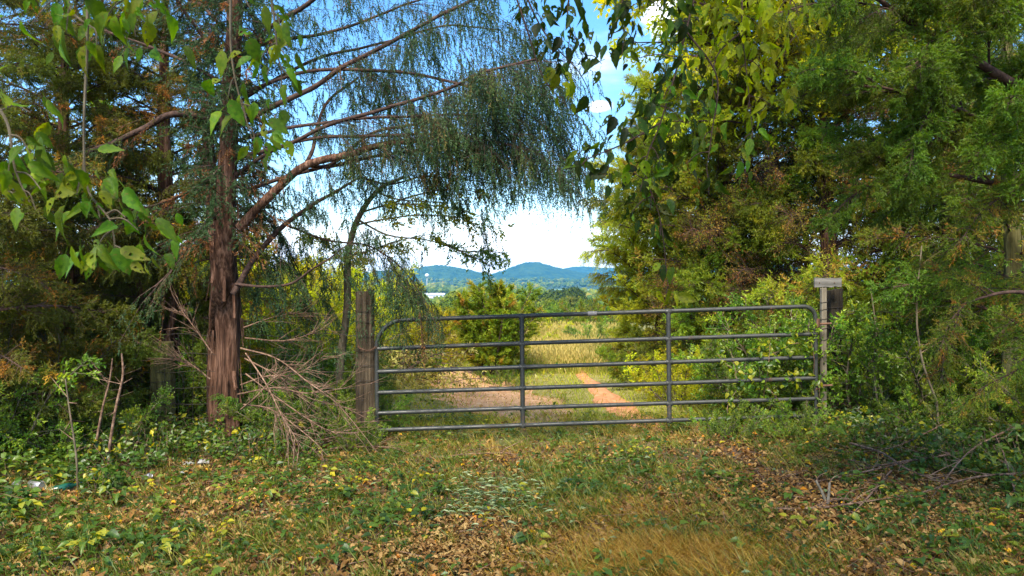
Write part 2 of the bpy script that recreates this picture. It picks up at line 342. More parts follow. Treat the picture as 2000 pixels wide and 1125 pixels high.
def terrain_mats():
    m, nt, bs = mat_base('soil_and_litter'); L = nt.links.new
    n1 = noise(nt, 7, 8, .7); n2 = noise(nt, .9, 4)
    c1 = ramp(nt, n1, [(.3, (.035, .024, .016)), (.5, (.10, .065, .04)), (.7, (.19, .13, .08))])
    c2 = ramp(nt, n1, [(.3, (.08, .08, .022)), (.5, (.21, .19, .06)), (.7, (.36, .30, .14))])
    c3 = ramp(nt, n2, [(.35, (.03, .055, .018)), (.65, (.07, .10, .03))])
    tc = nt.nodes.new('ShaderNodeTexCoord'); sp = nt.nodes.new('ShaderNodeSeparateXYZ'); L(tc.outputs['Object'], sp.inputs[0])
    def rng_(a, b):
        r = nt.nodes.new('ShaderNodeMapRange'); L(sp.outputs[1], r.inputs[0]); r.inputs[1].default_value = a; r.inputs[2].default_value = b; return r.outputs[0]
    def mix(f, a, b):
        x = nt.nodes.new('ShaderNodeMix'); x.data_type = 'RGBA'; L(f, x.inputs[0]); L(a, x.inputs[6]); L(b, x.inputs[7]); return x.outputs[2]
    L(mix(rng_(28, 60), mix(rng_(7.6, 9.2), c1, c2), c3), bs.inputs['Base Color'])
    bs.inputs['Roughness'].default_value = .95; bs.inputs['Specular IOR Level'].default_value = .1
    bump(nt, bs, n1, .9, .03); M['soil'] = m
    m, nt, bs = mat_base('orange_clay'); n1 = noise(nt, 9, 7, .65)
    nt.links.new(ramp(nt, n1, [(.3, (.30, .12, .045)), (.55, (.50, .22, .09)), (.75, (.62, .36, .19))]), bs.inputs['Base Color'])
    bs.inputs['Roughness'].default_value = .95; bump(nt, bs, n1, .7, .02); M['clay'] = m
    m, nt, bs = mat_base('tan_earth'); n1 = noise(nt, 12, 7, .7)
    nt.links.new(ramp(nt, n1, [(.3, (.34, .16, .07)), (.5, (.52, .29, .14)), (.7, (.64, .43, .25))]), bs.inputs['Base Color'])
    bs.inputs['Roughness'].default_value = .95; bump(nt, bs, n1, .8, .02); M['tan'] = m
    m, nt, bs = mat_base('hill_forest'); n1 = noise(nt, .035, 6, .6); n2 = noise(nt, .006, 3)
    mx = nt.nodes.new('ShaderNodeMix'); mx.data_type = 'RGBA'; nt.links.new(n2, mx.inputs[0])
    nt.links.new(ramp(nt, n1, [(.35, (.014, .038, .014)), (.6, (.04, .085, .022))]), mx.inputs[6])
    nt.links.new(ramp(nt, n1, [(.35, (.02, .045, .018)), (.6, (.055, .095, .03))]), mx.inputs[7])
    nt.links.new(mx.outputs[2], bs.inputs['Base Color'])
    bs.inputs['Roughness'].default_value = 1; bs.inputs['Specular IOR Level'].default_value = 0; bump(nt, bs, n1, 1, 8); M['hill'] = m
    m, nt, bs = mat_base('meadow_green'); n1 = noise(nt, .05, 4)
    nt.links.new(ramp(nt, n1, [(.3, (.12, .20, .05)), (.7, (.22, .30, .09))]), bs.inputs['Base Color']); M['meadow'] = m
    m = foliage('distant_leaf', [(0, (.022, .048, .018)), (.5, (.05, .095, .026)), (.85, (.11, .14, .035)), (1, (.17, .13, .04))], .2, .7, .02, .1, .3); M['far_leaf'] = m
terrain_mats()

# ------------------------------------------------------------------ the setting
def grid(name, xs, ys, fz, mat, **kw):
    X, Y = np.meshgrid(xs, ys); Z = fz(X, Y); nx, ny = len(xs), len(ys)
    b = Buf(); i = np.arange(ny - 1)[:, None] * nx; j = np.arange(nx - 1)[None]
    f = np.stack([i + j, i + j + 1, i + nx + j + 1, i + nx + j], -1).reshape(-1, 4)
    b.add(np.stack([X, Y, Z], -1), f, .5)
    return b.build(name, mat, smooth=True, **kw)
g = np.geomspace(.25, 2600, 42)
xs = np.concatenate([-10 - g[::-1], np.arange(-10, 10.01, .2), 10 + g])
ys = np.concatenate([-4 - np.geomspace(.3, 120, 14)[::-1], np.arange(-4, 30.01, .2), 30 + np.geomspace(.3, 5200, 60)])
grid('ground', xs, ys, hf, M['soil'], kind='structure', label='leaf-strewn ground running from the lane through the gate down to the valley')

def strip(name, pts, wd, mat, up, label):
    c = curve(pts, 40); t = unit(np.gradient(c, axis=0)); s = np.stack([-t[:, 1], t[:, 0]], -1)
    b = Buf(); k = 13; u = np.linspace(-1, 1, k); w = np.interp(np.linspace(0, 1, 40), np.linspace(0, 1, len(wd)), wd)
    xy = c[:, None, :2] + s[:, None] * (w[:, None] * u[None])[..., None] * (1 + .3 * nz(c[:, None, 1], u[None] * 3, 3, 2.0) + .22 * nz(c[:, None, 1], u[None] * 2, 8, 6.0))[..., None]
    e = np.abs(u)[None] ** 4
    z = hf(xy[..., 0], xy[..., 1]) + up * (1 - e) - .02 * e
    i = np.arange(39)[:, None] * k; j = np.arange(k - 1)[None]
    f = np.stack([i + j, i + j + 1, i + k + j + 1, i + k + j], -1).reshape(-1, 4)
    b.add(np.concatenate([xy, z[..., None]], -1), f, .5)
    return b.build(name, mat, smooth=True, kind='structure', label=label)
strip('dirt_path', [(1.75, 8.4), (1.55, 9.4), (1.45, 10.6), (1.38, 12), (1.32, 14), (1.3, 16)], [.2, .27, .26, .2, .12, .05], M['clay'], .022, 'orange clay rut of the track beyond the gate')
strip('bare_earth', [(-1.1, 14.2), (-.75, 12.6), (-.3, 11.2), (.2, 10.0), (.5, 9.0)], [.35, .85, 1.0, .8, .35], M['tan'], .020, 'tan bare earth left of the track beyond the gate')

def ridge(xc, zc, prof):
    def f(X, Y):
        px = 1000 + X / Y * F
        top = np.interp(px, [p[0] for p in prof], [p[1] for p in prof])
        return top
    return f
HILLS = [(2900, [(0, 536), (500, 530), (700, 534), (760, 529), (800, 527), (825, 522), (850, 518), (880, 520), (905, 525), (930, 530), (945, 535), (1000, 541), (1200, 543), (2000, 535)]),
         (3100, [(0, 538), (880, 541), (950, 538), (975, 532), (990, 527), (1010, 517), (1038, 511), (1055, 512.5), (1075, 518), (1096, 526), (1132, 532), (1160, 537), (1200, 541), (2000, 530)]),
         (4300, [(0, 530), (900, 540), (1060, 533), (1098, 525), (1125, 521), (1150, 520.5), (1175, 523), (1240, 527), (1500, 518), (2000, 524)])]
for k, (Y0, prof) in enumerate(HILLS):
    pxs = [(p[0] - 1000) / F * Y0 for p in prof]; zt = [CAM_H - (p[1] - HOR) / F * Y0 for p in prof]
    base = -22
    def fz(X, Y, pxs=pxs, zt=zt, Y0=Y0, k=k):
        top = np.interp(X, pxs, zt)
        ker = sum(np.interp(X + o, pxs, zt) for o in (-30, -15, 15, 30)); top = (top * 2 + ker) / 6
        hh = np.maximum(top - base, 2)
        sh = np.exp(-((Y - Y0) / (190 + 1.1 * hh)) ** 2)
        return base - 12 + (hh + 12) * sh + sh * (3.0 * nz(X, Y, k, .02) + 2.2 * nz(X, Y, k + 3, .07) + rng.normal(size=X.shape) * 1.5)
    xs_ = np.concatenate([np.arange(-3600, -700, 40), np.arange(-700, 560, 9 if k < 2 else 12), np.arange(560, 3700, 40)])
    grid('hills', xs_, np.arange(Y0 - 520, Y0 + 400, 22), fz, M['hill'], kind='structure', label=['low wooded hill left of the central sapling', 'round wooded hill right of the central sapling', 'farthest pale blue ridge at right'][k])
mb = Buf(); q = np.array([[70, 1330, 0], [190, 1330, 0], [215, 1600, 0], [80, 1600, 0]], float)
def patchgrid(X, Y): return hf(X, Y) + .6
grid('meadow', np.linspace(90, 185, 14), np.linspace(1380, 1620, 10), patchgrid, M['meadow'], kind='structure', label='pale green pasture far down in the valley')

def ico(sub):
    bm = bmesh.new(); bmesh.ops.create_icosphere(bm, subdivisions=sub, radius=1)
    v = np.array([q.co[:] for q in bm.verts]); f = np.array([[x.index for x in q.verts] for q in bm.faces]); bm.free(); return v, f
IV, IF = ico(3); IV2, IF2 = ico(2)
def blob(b, c, r, tint, iv=IV2, fi=IF2, amp=.16):
    n = iv * (1 + amp * rng.normal(size=(len(iv), 1))); b.add(np.array(c) + n * np.array(r), fi, np.clip(tint + rng.normal(size=len(fi)) * .10, 0, 1))
def far_forest():
    b = Buf(); Y = 260.
    while Y < 2550:
        x = -.30 * Y
        while x < .26 * Y:
            yy = Y + uni(-.05, .05) * Y; w = uni(4.2, 7.0) * (1 + Y / 5000)
            if not (.045 < x / yy < .125 and 900 < yy < 1640) and not (-.15 < x / yy < -.085 and 600 < yy < 905):
                h = uni(8, 13); z = float(hf(x, yy)); t = uni(.05, .75)
                if rng.random() < .06: t = .95
                for _ in range(2 if Y > 900 else 4):
                    o = rng.normal(size=3) * np.array([.4, .4, .22]) * w
                    blob(b, (x + o[0], yy + o[1], z + h * .62 + o[2]), (w * .62, w * .62, h * .38), t)
                b.add(np.array([[x - .3, yy, z], [x + .3, yy, z], [x, yy, z + h * .6]]), [[0, 1, 2]], .1)
            x += w * uni(1.0, 1.7)
        Y *= 1.10
    b.build('far_forest', M['far_leaf'], kind='stuff', label='green woodland filling the valley floor below the hills', category=None)
far_forest()

# ------------------------------------------------------------------ far buildings
def add_box(b, x0, x1, y0, y1, z0, z1, tint=.5):
    v = np.array([[x, y, z] for x in (x0, x1) for y in (y0, y1) for z in (z0, z1)], float)
    b.add(v, [[0, 1, 3, 2], [4, 6, 7, 5], [0, 4, 5, 1], [2, 3, 7, 6], [0, 2, 6, 4], [1, 5, 7, 3]], tint)
def warehouse(px, py, Y, w, dpt, h, label):
    c = P(px, py, Y); zb = float(hf(c[0], Y)); zt = c[2]
    r = root('warehouse', (c[0], Y, zb), label, 'building')
    b = Buf(); add_box(b, c[0] - w / 2, c[0] + w / 2, Y, Y + dpt, zb - 1, zt); b.build('wall', M['white'], r)
    b = Buf(); x0, x1 = c[0] - w / 2 - .6, c[0] + w / 2 + .6; ym = Y + dpt / 2
    v = [[x0, Y - .6, zt + .05], [x1, Y - .6, zt + .05], [x1, ym, zt + h], [x0, ym, zt + h], [x0, Y + dpt + .6, zt + .05], [x1, Y + dpt + .6, zt + .05]]
    b.add(v, [[0, 1, 2, 3], [3, 2, 5, 4]], .5); b.add(v, [[0, 3, 4], [1, 5, 2]], .5); b.build('roof', M['roofw'], r)
    n = max(2, int(w / 7))
    for k in range(n):
        x = c[0] - w / 2 + (k + .5) * w / n
        b = Buf(); add_box(b, x - 1.3, x + 1.3, Y - .12, Y - .01, zt - 3.0, zt - 1.6); b.build('window', M['window'], r)
warehouse(835, 576.5, 905, 40, 24, 2.4, 'long white building in the valley at left, above the golden shrubs')
warehouse(938, 574, 930, 13, 12, 1.6, 'small white building in the valley beside the central sapling')
def tower():
    Y = 1450; c = P(834, 538, Y); zb = float(hf(c[0], Y)); r = root('water_tower', (c[0], Y, zb), 'white water tower bulb rising above the woods in front of left hill', 'water tower')
    b = Buf(); prof = [(-5.0, 1.0), (-3.2, 2.6), (-1.2, 4.0), (.6, 4.3), (2.2, 3.7), (3.4, 2.2), (3.9, .3)]
    p = np.array([[c[0], Y, c[2] + z] for z, _ in prof]); tube(b, p, [q[1] for q in prof], 16); b.build('tank', M['white'], r, smooth=True)
    b = Buf(); tube(b, np.array([[c[0], Y, zb - 1], [c[0], Y, zb + 3], [c[0], Y, c[2] - 5]]), [1.6, .55, .55], 12); b.build('stem', M['white'], r, smooth=True)
tower()

# ------------------------------------------------------------------ valley trees, each one a thing
def valley_protos():
    out = []
    for k in range(4):
        b = Buf(); lob = [(0, 0, 6.4, 3.2)] + [(uni(-2.8, 2.8), uni(-2.8, 2.8), uni(4.2, 8.6), uni(1.6, 2.6)) for _ in range(11)]
        for (x, y, z, r) in lob:
            n = int(190 * r * r / 2); d = rv(n); d[:, 2] = np.abs(d[:, 2]) * .9 - .15 * (rng.random(n) < .3)
            p = np.array([x, y, z]) + d * r * rng.uniform(.75, 1.08, (n, 1)) * np.array([1, 1, .85])
            t = uni(.15, .7) + rng.normal(size=n) * .09
            leaves(b, p, rv(n), uni(.45, .8, n), uni(.3, .55, n), t, 'kite', nrm=unit(d + rv(n) * .6))
            blob(b, (x, y, z), (r * .72, r * .72, r * .6), .15)
        tb = Buf(); tube(tb, np.array([[0, 0, -1], [.1, 0, 2.5], [0, .1, 6]]), [.42, .3, .16], 8)
        for _ in range(5):
            a = uni(0, 6.28); tube(tb, np.array([[0, 0, 3.], [1.2 * math.cos(a), 1.2 * math.sin(a), 4.6], [2.2 * math.cos(a), 2.2 * math.sin(a), 6.6]]), [.16, .1, .04], 5)
        out.append((b.mesh('crown', M['far_leaf']), tb.mesh('trunk', M['bark_grey'])))
    return out
VP = valley_protos()
VT = [(1085, 592, 150, 1.0, 'broad olive crown just right of the sapling in the valley'), (1120, 578, 170, 1.15, 'darker rounded tree in the valley, centre of the gap'),
      (1148, 588, 140, .95, 'round green tree in the valley beside the right-hand cedars'), (1060, 583, 200, 1.1, 'green valley tree showing right behind the sapling tip'),
      (1102, 600, 118, .8, 'low valley tree nearest the far edge of the field'), (1138, 606, 105, .75, 'lowest valley tree above the tall dry grass'),
      (1168, 598, 122, .9, 'valley tree half hidden behind the right-hand cedars'), (895, 570, 155, 1.1, 'broad dome-shaped tree left of the sapling in the valley'),
      (925, 578, 140, .85, 'small valley tree touching the left side of the sapling'), (868, 580, 175, .9, 'valley tree behind the golden shrubs, below the white building'),
      (945, 588, 120, .8, 'valley tree hidden low behind the sapling'), (1075, 606, 98, .7, 'short bushy valley tree behind the sapling foot'),
      (800, 590, 150, .9, 'valley tree behind the shrubs beside the left gatepost'), (1195, 585, 160, 1.0, 'valley tree seen through the right-hand cedars'),
      (1110, 566, 260, 1.1, 'distant dark valley tree in front of the pasture'), (1045, 566, 280, 1.1, 'distant valley tree beside the right slope of the sapling')]
for k, (px, top, Y, s, lab) in enumerate(VT):
    c = P(px, top, Y); zb = float(hf(c[0], Y)); H = c[2] - zb; s2 = max(.5, H / 9.9)
    r = root('valley_tree', (c[0], Y, zb), lab, 'tree', 'trees in the valley beyond the field'); r.rotation_euler = (0, 0, k * 1.7); r.scale = (s2 * s, s2 * s, s2)
    link('crown', VP[k % 4][0], r); link('trunk', VP[k % 4][1], r)

# ------------------------------------------------------------------ haze
hz = Buf(); add_box(hz, -4200, 4200, -135, 5200, -48, 130)
hm = bpy.data.materials.new('air'); hm.use_nodes = True; hn = hm.node_tree; hn.nodes.clear()
pv = hn.nodes.new('ShaderNodeVolumePrincipled'); ho = hn.nodes.new('ShaderNodeOutputMaterial')
pv.inputs['Color'].default_value = (.13, .55, 1.0, 1); pv.inputs['Density'].default_value = .00017; pv.inputs['Anisotropy'].default_value = .1
hn.links.new(pv.outputs[0], ho.inputs['Volume'])
hz.build('haze', hm, kind='stuff', label='thin blue air haze over the valley and hills')

# ------------------------------------------------------------------ boughs shared by trees and shrubs
def bough(kind, L=1.6, seed=0):
    """a bough along +X (bark slot 0, foliage slot 1)"""
    b = Buf()
    K = dict(
        cedar=dict(sub=52, sl=.55, ns=10, st=.18, nl=17, ls=.046, lw=.014, hang=.25, droop=.15, shape='tri', tint=.35, tv=.14),
        hang=dict(sub=34, sl=.5, ns=11, st=.26, nl=17, ls=.04, lw=.012, hang=.8, droop=.35, shape='tri', tint=.3, tv=.15),
        sparse=dict(sub=42, sl=.6, ns=9, st=.16, nl=12, ls=.04, lw=.012, hang=.35, droop=.2, shape='tri', tint=.6, tv=.24),
        up=dict(sub=38, sl=.38, ns=10, st=.13, nl=15, ls=.045, lw=.015, hang=-.35, droop=-.12, shape='tri', tint=.4, tv=.18),
        broad=dict(sub=24, sl=.5, ns=6, st=.16, nl=4, ls=.07, lw=.038, hang=.45, droop=.3, shape='kite', tint=.5, tv=.2),
        small=dict(sub=32, sl=.45, ns=8, st=.14, nl=6, ls=.045, lw=.024, hang=.1, droop=.1, shape='kite', tint=.45, tv=.2),
        bare=dict(sub=46, sl=.7, ns=11, st=.24, nl=3, ls=.035, lw=.012, hang=.1, droop=.05, shape='tri', tint=.7, tv=.2),
        feather=dict(sub=26, sl=.30, ns=8, st=.12, nl=9, ls=.035, lw=.009, hang=-.4, droop=-.2, shape='tri', tint=.5, tv=.2))[kind]
    q = seed * 1.3
    ax = np.array([[0, 0, 0], [.33 * L, .05 * math.sin(q), .05 * L], [.66 * L, .07 * math.cos(q), .03 * L * (1 if kind != 'up' else 3)], [L, .04 * math.sin(2 * q), (-.06 if kind != 'up' else .15) * L]])
    c = curve(ax, 14); tube(b, c, [.022, .014, .005], 5, .5, cap=False)
    n = K['sub']; t = np.linspace(.12, .99, n) + rng.normal(size=n) * .01
    idx = np.clip(t * 13, 0, 12.999); i0 = idx.astype(int); S0 = c[i0] + (c[np.minimum(i0 + 1, 13)] - c[i0]) * (idx - i0)[:, None]
    tan = unit(c[np.minimum(i0 + 1, 13)] - c[i0]); th = np.where(np.arange(n) % 2 == 0, 0., math.pi) + rng.normal(size=n) * (.9 if kind != 'hang' else .4); side = np.stack([0 * th, np.cos(th), np.sin(th)], -1)
    D = unit(tan * .8 + side * uni(.5, 1.1, n)[:, None] + rv(n) * .35 + UP * .1)
    Ls = K['sl'] * L / 1.6 * (1.15 - .75 * t) * uni(.7, 1.2, n)
    tint = K['tint'] + rng.normal(size=n) * K['tv']
    spray(b, S0, D, Ls, K['ns'], K['st'], K['nl'], K['ls'], K['lw'], K['hang'], tint, K['shape'], K['droop'], 1, 0, tr=.0035)
    return b
_bm = {}
def bmesh_of(kind, var, bark, leaf, L=1.6):
    key = (kind, var, bark, leaf, L)
    if key not in _bm:
        k0 = (kind, var, L)
        if k0 not in _bm:
            st = rng.bit_generator.state
            _bm[k0] = bough(kind, L, var)
        _bm[key] = _bm[k0].mesh('bough', [M[bark], M[leaf]])
    return _bm[key]
def put_bough(r, base, d, scale, kind, bark, leaf, roll=None, L=1.6, name='bough'):
    d = Vector(d).normalized(); x = d; up = Vector((0, 0, 1))
    if abs(d.z) > .93: up = Vector((random.uniform(-1, 1), random.uniform(-1, 1), .1)).normalized()
    y = up.cross(x).normalized(); z = x.cross(y)
    Rm = Matrix((x, y, z)).transposed().to_4x4()
    Rm = Rm @ Matrix.Rotation(random.uniform(-.5, .5) if roll is None else roll, 4, 'X')
    loc = Vector(base) - Vector(r.location)
    me = bmesh_of(kind, random.randrange(3), bark, leaf, L)
    return link(name, me, r, mat=Matrix.Translation(loc) @ Rm @ Matrix.Scale(scale, 4))

def tree(name, label, x, y, H, R, z0, n, kinds, leaf, bark='bark_cedar', r0=.13, lean=(0, 0), up=.15, env=None, az=None, group=None, cat='tree', tvis=True, trunk_mat=None):
    g0 = ground(x, y, -.05); r = root(name, g0, label, cat, group)
    tp = curve([g0, g0 + [lean[0] * .3 + .04, lean[1] * .3, H * .33], g0 + [lean[0] * .6 - .03, lean[1] * .6, H * .66], g0 + [lean[0], lean[1], H]], 24)
    b = Buf(); tube(b, tp, [r0 * 1.25, r0, r0 * .8, r0 * .55, .02], 12, .5, .06, lobes=.12); b.build('trunk', M[trunk_mat or bark], r, smooth=True)
    for k in range(n):
        u = (k + .5) / n; z = z0 + (H - z0) * u ** .92
        a = k * 2.39996 + random.uniform(-.3, .3)
        if az: a = random.uniform(*az)
        e = (env(u) if env else (1 - u) ** .6 * (.55 + .45 * min(1, u * 4)))
        Rr = R * max(.28, e) * random.uniform(.75, 1.15)
        i = min(23, int(z / H * 23)); base = tp[i]
        d = (math.cos(a), math.sin(a), up + random.uniform(-.12, .2) + .6 * u ** 3)
        kd = kinds[k % len(kinds)]
        put_bough(r, base, d, Rr / 1.6, kd, 'bark_twig' if bark == 'bark_cedar' else bark, leaf)
    return r
def shrub(name, label, x, y, H, R, n, kinds, leaf, bark='bark_grey', cat='shrub', group=None, low=.25):
    g0 = ground(x, y, -.03); r = root(name, g0, label, cat, group)
    for k in range(n):
        a = k * 2.39996; q = math.sqrt((k + .5) / n)
        base = g0 + np.array([math.cos(a) * R * .35 * q, math.sin(a) * R * .35 * q, 0])
        el = math.radians(88 - q * 62 * (R / max(H, .1)) ** .6 + random.uniform(-8, 8)); el = max(el, low)
        d = (math.cos(a) * math.cos(el), math.sin(a) * math.cos(el), math.sin(el))
        ln = H * math.sin(el) + R * math.cos(el)
        put_bough(r, base, d, ln * random.uniform(.6, .86) / 1.6, kinds[k % len(kinds)], bark, leaf, roll=random.uniform(0, 6.28), name='branch')
    return r

# right side trees
col = lambda u: .55 + .45 * math.sin(min(1, u * 1.25) * math.pi) if u < .8 else .6
tree('cedar_tree', 'tall yellow-green cedar right of the track, nearest the gap of sky', 2.75, 13.8, 5.4, 1.45, .15, 130, ['cedar', 'up', 'hang', 'small'], 'cedar_yellow', up=.3, env=col, r0=.1)
tree('cedar_tree', 'olive cedar with loose twiggy edge behind the gate middle', 3.3, 11.6, 5.8, 1.6, .2, 135, ['cedar', 'bare', 'small', 'up'], 'cedar_olive', up=.3, env=col)
tree('cedar_tree', 'brown-twigged cedar behind the right end of the gate', 4.5, 10.6, 5.6, 1.75, .3, 105, ['sparse', 'bare', 'cedar', 'small'], 'cedar_olive', up=.2, env=lambda u: 1 - .45 * u)
tree('cedar_tree', 'dark cedar behind the wire fence right of the gatepost', 5.9, 10.0, 5.2, 1.7, .3, 70, ['cedar', 'bare', 'sparse'], 'cedar_olive', up=.2, env=lambda u: 1 - .5 * u)
tree('cedar_tree', 'mossy-trunked cedar at the right edge of the picture', 4.95, 7.35, 4.9, 1.25, 1.15, 46, ['cedar', 'sparse'], 'cedar_deep', up=.1, env=lambda u: 1 - .3 * u, r0=.095, trunk_mat='post_green')
tree('cedar_tree', 'background cedar filling the gap far right', 8.3, 12.5, 5.5, 2.0, .3, 46, ['cedar', 'sparse'], 'cedar_olive', up=.2, env=lambda u: 1 - .4 * u)
tree('broadleaf_tree', 'yellow-leaved slender tree arching above the right end of the gate', 4.1, 11.6, 7.6, 2.1, 3.9, 60, ['broad'], 'leaf_yellow', bark='bark_twig', up=.25, r0=.032, lean=(-.5, -1.6), env=lambda u: .8 + .3 * math.sin(u * 3))
tree('broadleaf_tree', 'green young tree growing up behind the brown-twigged cedar', 5.0, 12.6, 5.5, 1.7, 2.2, 30, ['small', 'broad'], 'leaf_green', bark='bark_grey', up=.3, r0=.05, env=lambda u: .9)
# far right near dark cedar whose boughs reach into the frame
def reaching(name, label, x, y, H, r0, boughs, leaf, bark='bark_cedar'):
    g0 = ground(x, y, -.05); r = root(name, g0, label, 'tree')
    b = Buf(); tube(b, curve([g0, g0 + [.05, 0, H * .5], g0 + [-.05, .1, H]], 20), [r0 * 1.2, r0, r0 * .5], 12, .5, .06, lobes=.12); b.build('trunk', M[bark], r, smooth=True)
    for (pts, rad, items) in boughs:
        c = curve([P(*p) for p in pts], 26); b = Buf(); tube(b, c, rad, 6, .5, .04); b.build('limb', M['bark_twig'], r, smooth=True)
        t = np.gradient(c, axis=0)
        for (u, kd, s, cnt) in items:
            for _ in range(cnt):
                i = int(np.clip(u + random.uniform(-.12, .12), 0, 1) * 25); d = unit(t[i]) + rv(1)[0] * .75 + np.array([0, 0, -.1])
                put_bough(r, c[i], d, s * random.uniform(.7, 1.2) / 1.6, kd, 'bark_twig', leaf)
    return r
reaching('cedar_tree', 'near dark cedar outside the right edge, its boughs crossing the top right corner', 4.9, 4.9, 5.2, .14, [
    ([(2350, 330, 5.0), (2150, 240, 4.9), (2000, 175, 4.7), (1890, 110, 4.5), (1780, 45, 4.3), (1690, -20, 4.1)], [.05, .03, .012], [(.35, 'cedar', .8, 3), (.6, 'cedar', .7, 5), (.8, 'hang', .6, 4), (1, 'cedar', .6, 4)]),
    ([(2350, 380, 5.0), (2120, 320, 4.8), (1960, 255, 4.5), (1850, 205, 4.3), (1720, 170, 4.1)], [.04, .02, .008], [(.4, 'cedar', .7, 3), (.6, 'cedar', .6, 4), (.8, 'cedar', .6, 4), (1, 'cedar', .5, 3)]),
    ([(2350, 480, 5.0), (2100, 400, 4.8), (1900, 350, 4.5), (1760, 330, 4.4)], [.035, .02, .006], [(.5, 'sparse', .6, 3), (.75, 'cedar', .55, 4), (1, 'cedar', .5, 4)]),
    ([(2300, 150, 5.0), (2100, 60, 4.8), (1900, -10, 4.5)], [.035, .02, .006], [(.5, 'cedar', .8, 4), (.8, 'cedar', .7, 4), (1, 'cedar', .7, 3)]),
    ([(2300, 640, 5.0), (2120, 600, 4.8), (1980, 570, 4.6), (1860, 600, 4.6)], [.03, .015, .005], [(.5, 'sparse', .6, 3), (.9, 'sparse', .5, 4)]),
    ([(2300, 800, 5.0), (2120, 740, 4.7), (1980, 700, 4.5)], [.03, .015, .005], [(.5, 'cedar', .6, 4), (.9, 'sparse', .5, 4)]),
], 'cedar_deep')
# shrubs along the right fence
SHR = [(4.05, 8.75, 1.5, .75, 20, ['small'], 'leaf_green', 'green leafy shrub crowding the right gatepost'),
       (4.9, 8.5, 1.5, .9, 24, ['small', 'feather'], 'leaf_green', 'dense green shrub right of the pale stake'),
       (5.8, 8.0, 1.35, .95, 24, ['small', 'cedar'], 'cedar_olive', 'olive shrub under the mossy-trunked cedar'),
       (5.2, 6.6, .95, .85, 20, ['cedar', 'small'], 'cedar_olive', 'low feathery bush at the right edge'),
       (4.4, 7.7, .75, .6, 16, ['small', 'feather'], 'leaf_green', 'low bright undergrowth in front of the dark post'),
       (3.0, 9.3, 1.15, .7, 22, ['small', 'broad'], 'leaf_green', 'leafy bush pressing against the right end of the gate'),
       (3.75, 9.6, 1.7, .8, 24, ['small', 'broad'], 'leaf_green', 'taller green bush behind the gate hinges'),
       (2.35, 10.3, .85, .6, 16, ['small', 'broad'], 'leaf_yellow', 'yellowish bush behind the second gate brace'),
       (2.4, 12.2, .9, .7, 18, ['up', 'cedar'], 'cedar_olive', 'low juniper at the foot of the tall yellow-green cedar'),
       (7.3, 9.0, 1.6, 1.1, 22, ['small', 'cedar'], 'leaf_green', 'green thicket at far right behind the wire fence')]
for (x, y, H, R, n, kd, lf, lab) in SHR: shrub('shrub', lab, x, y, H, R, n, kd, lf)
# centre
shrub('cedar_sapling', 'bushy young cedar with many upright tips standing in the field', P(965, 0, 13.6)[0], 13.6, 1.95, .36, 40, ['up'], 'cedar_olive', 'bark_twig', 'tree')
for (px, Y, H, R, n, lf, kd, lab) in [
    (800, 16, 1.35, .9, 26, 'goldenrod', ['feather', 'small'], 'golden shrub just right of the left gatepost top'),
    (865, 17.5, 1.4, .9, 26, 'goldenrod', ['feather', 'small'], 'brightest golden shrub left of the young cedar'),
    (912, 16.5, .85, .8, 16, 'goldenrod', ['feather', 'small'], 'low golden-green shrub touching the young cedar'),
    (1035, 18.5, .6, .6, 16, 'leaf_yellow', ['small'], 'green shrub at the right foot of the young cedar'),
    (868, 15.2, .7, .6, 18, 'goldenrod', ['small', 'feather'], 'golden-green shrub at the left foot of the young cedar'),
    (1055, 21, .75, 1.0, 16, 'leaf_yellow', ['small', 'feather'], 'yellow-green shrub at the left of the tall grass'),
    (1100, 27, .95, 1.6, 20, 'leaf_green', ['small'], 'green hedge shrub behind the tall grass'),
    (1150, 26, 1.0, 1.5, 20, 'cedar_olive', ['small', 'up'], 'olive hedge shrub right of the tall grass'),
    (1045, 28, 1.0, 1.5, 18, 'leaf_green', ['small'], 'dark hedge shrub behind the sapling'),
    (1165, 19.5, .75, .8, 16, 'leaf_green', ['small'], 'green bush at the right bend of the track'),
    (725, 20, 1.5, 1.2, 22, 'leaf_yellow', ['small'], 'yellow-green thicket behind the left gatepost'),
    (985, 12.4, .45, .4, 10, 'leaf_green', ['small'], 'small broad-leaved weed bush in front of the young cedar'),
    (820, 22, .8, 1.2, 18, 'leaf_yellow', ['small', 'feather'], 'yellowish shrub far behind the golden shrubs')]:
    shrub('shrub', lab, P(px, 0, Y)[0], Y, H, R, n, kd, lf)
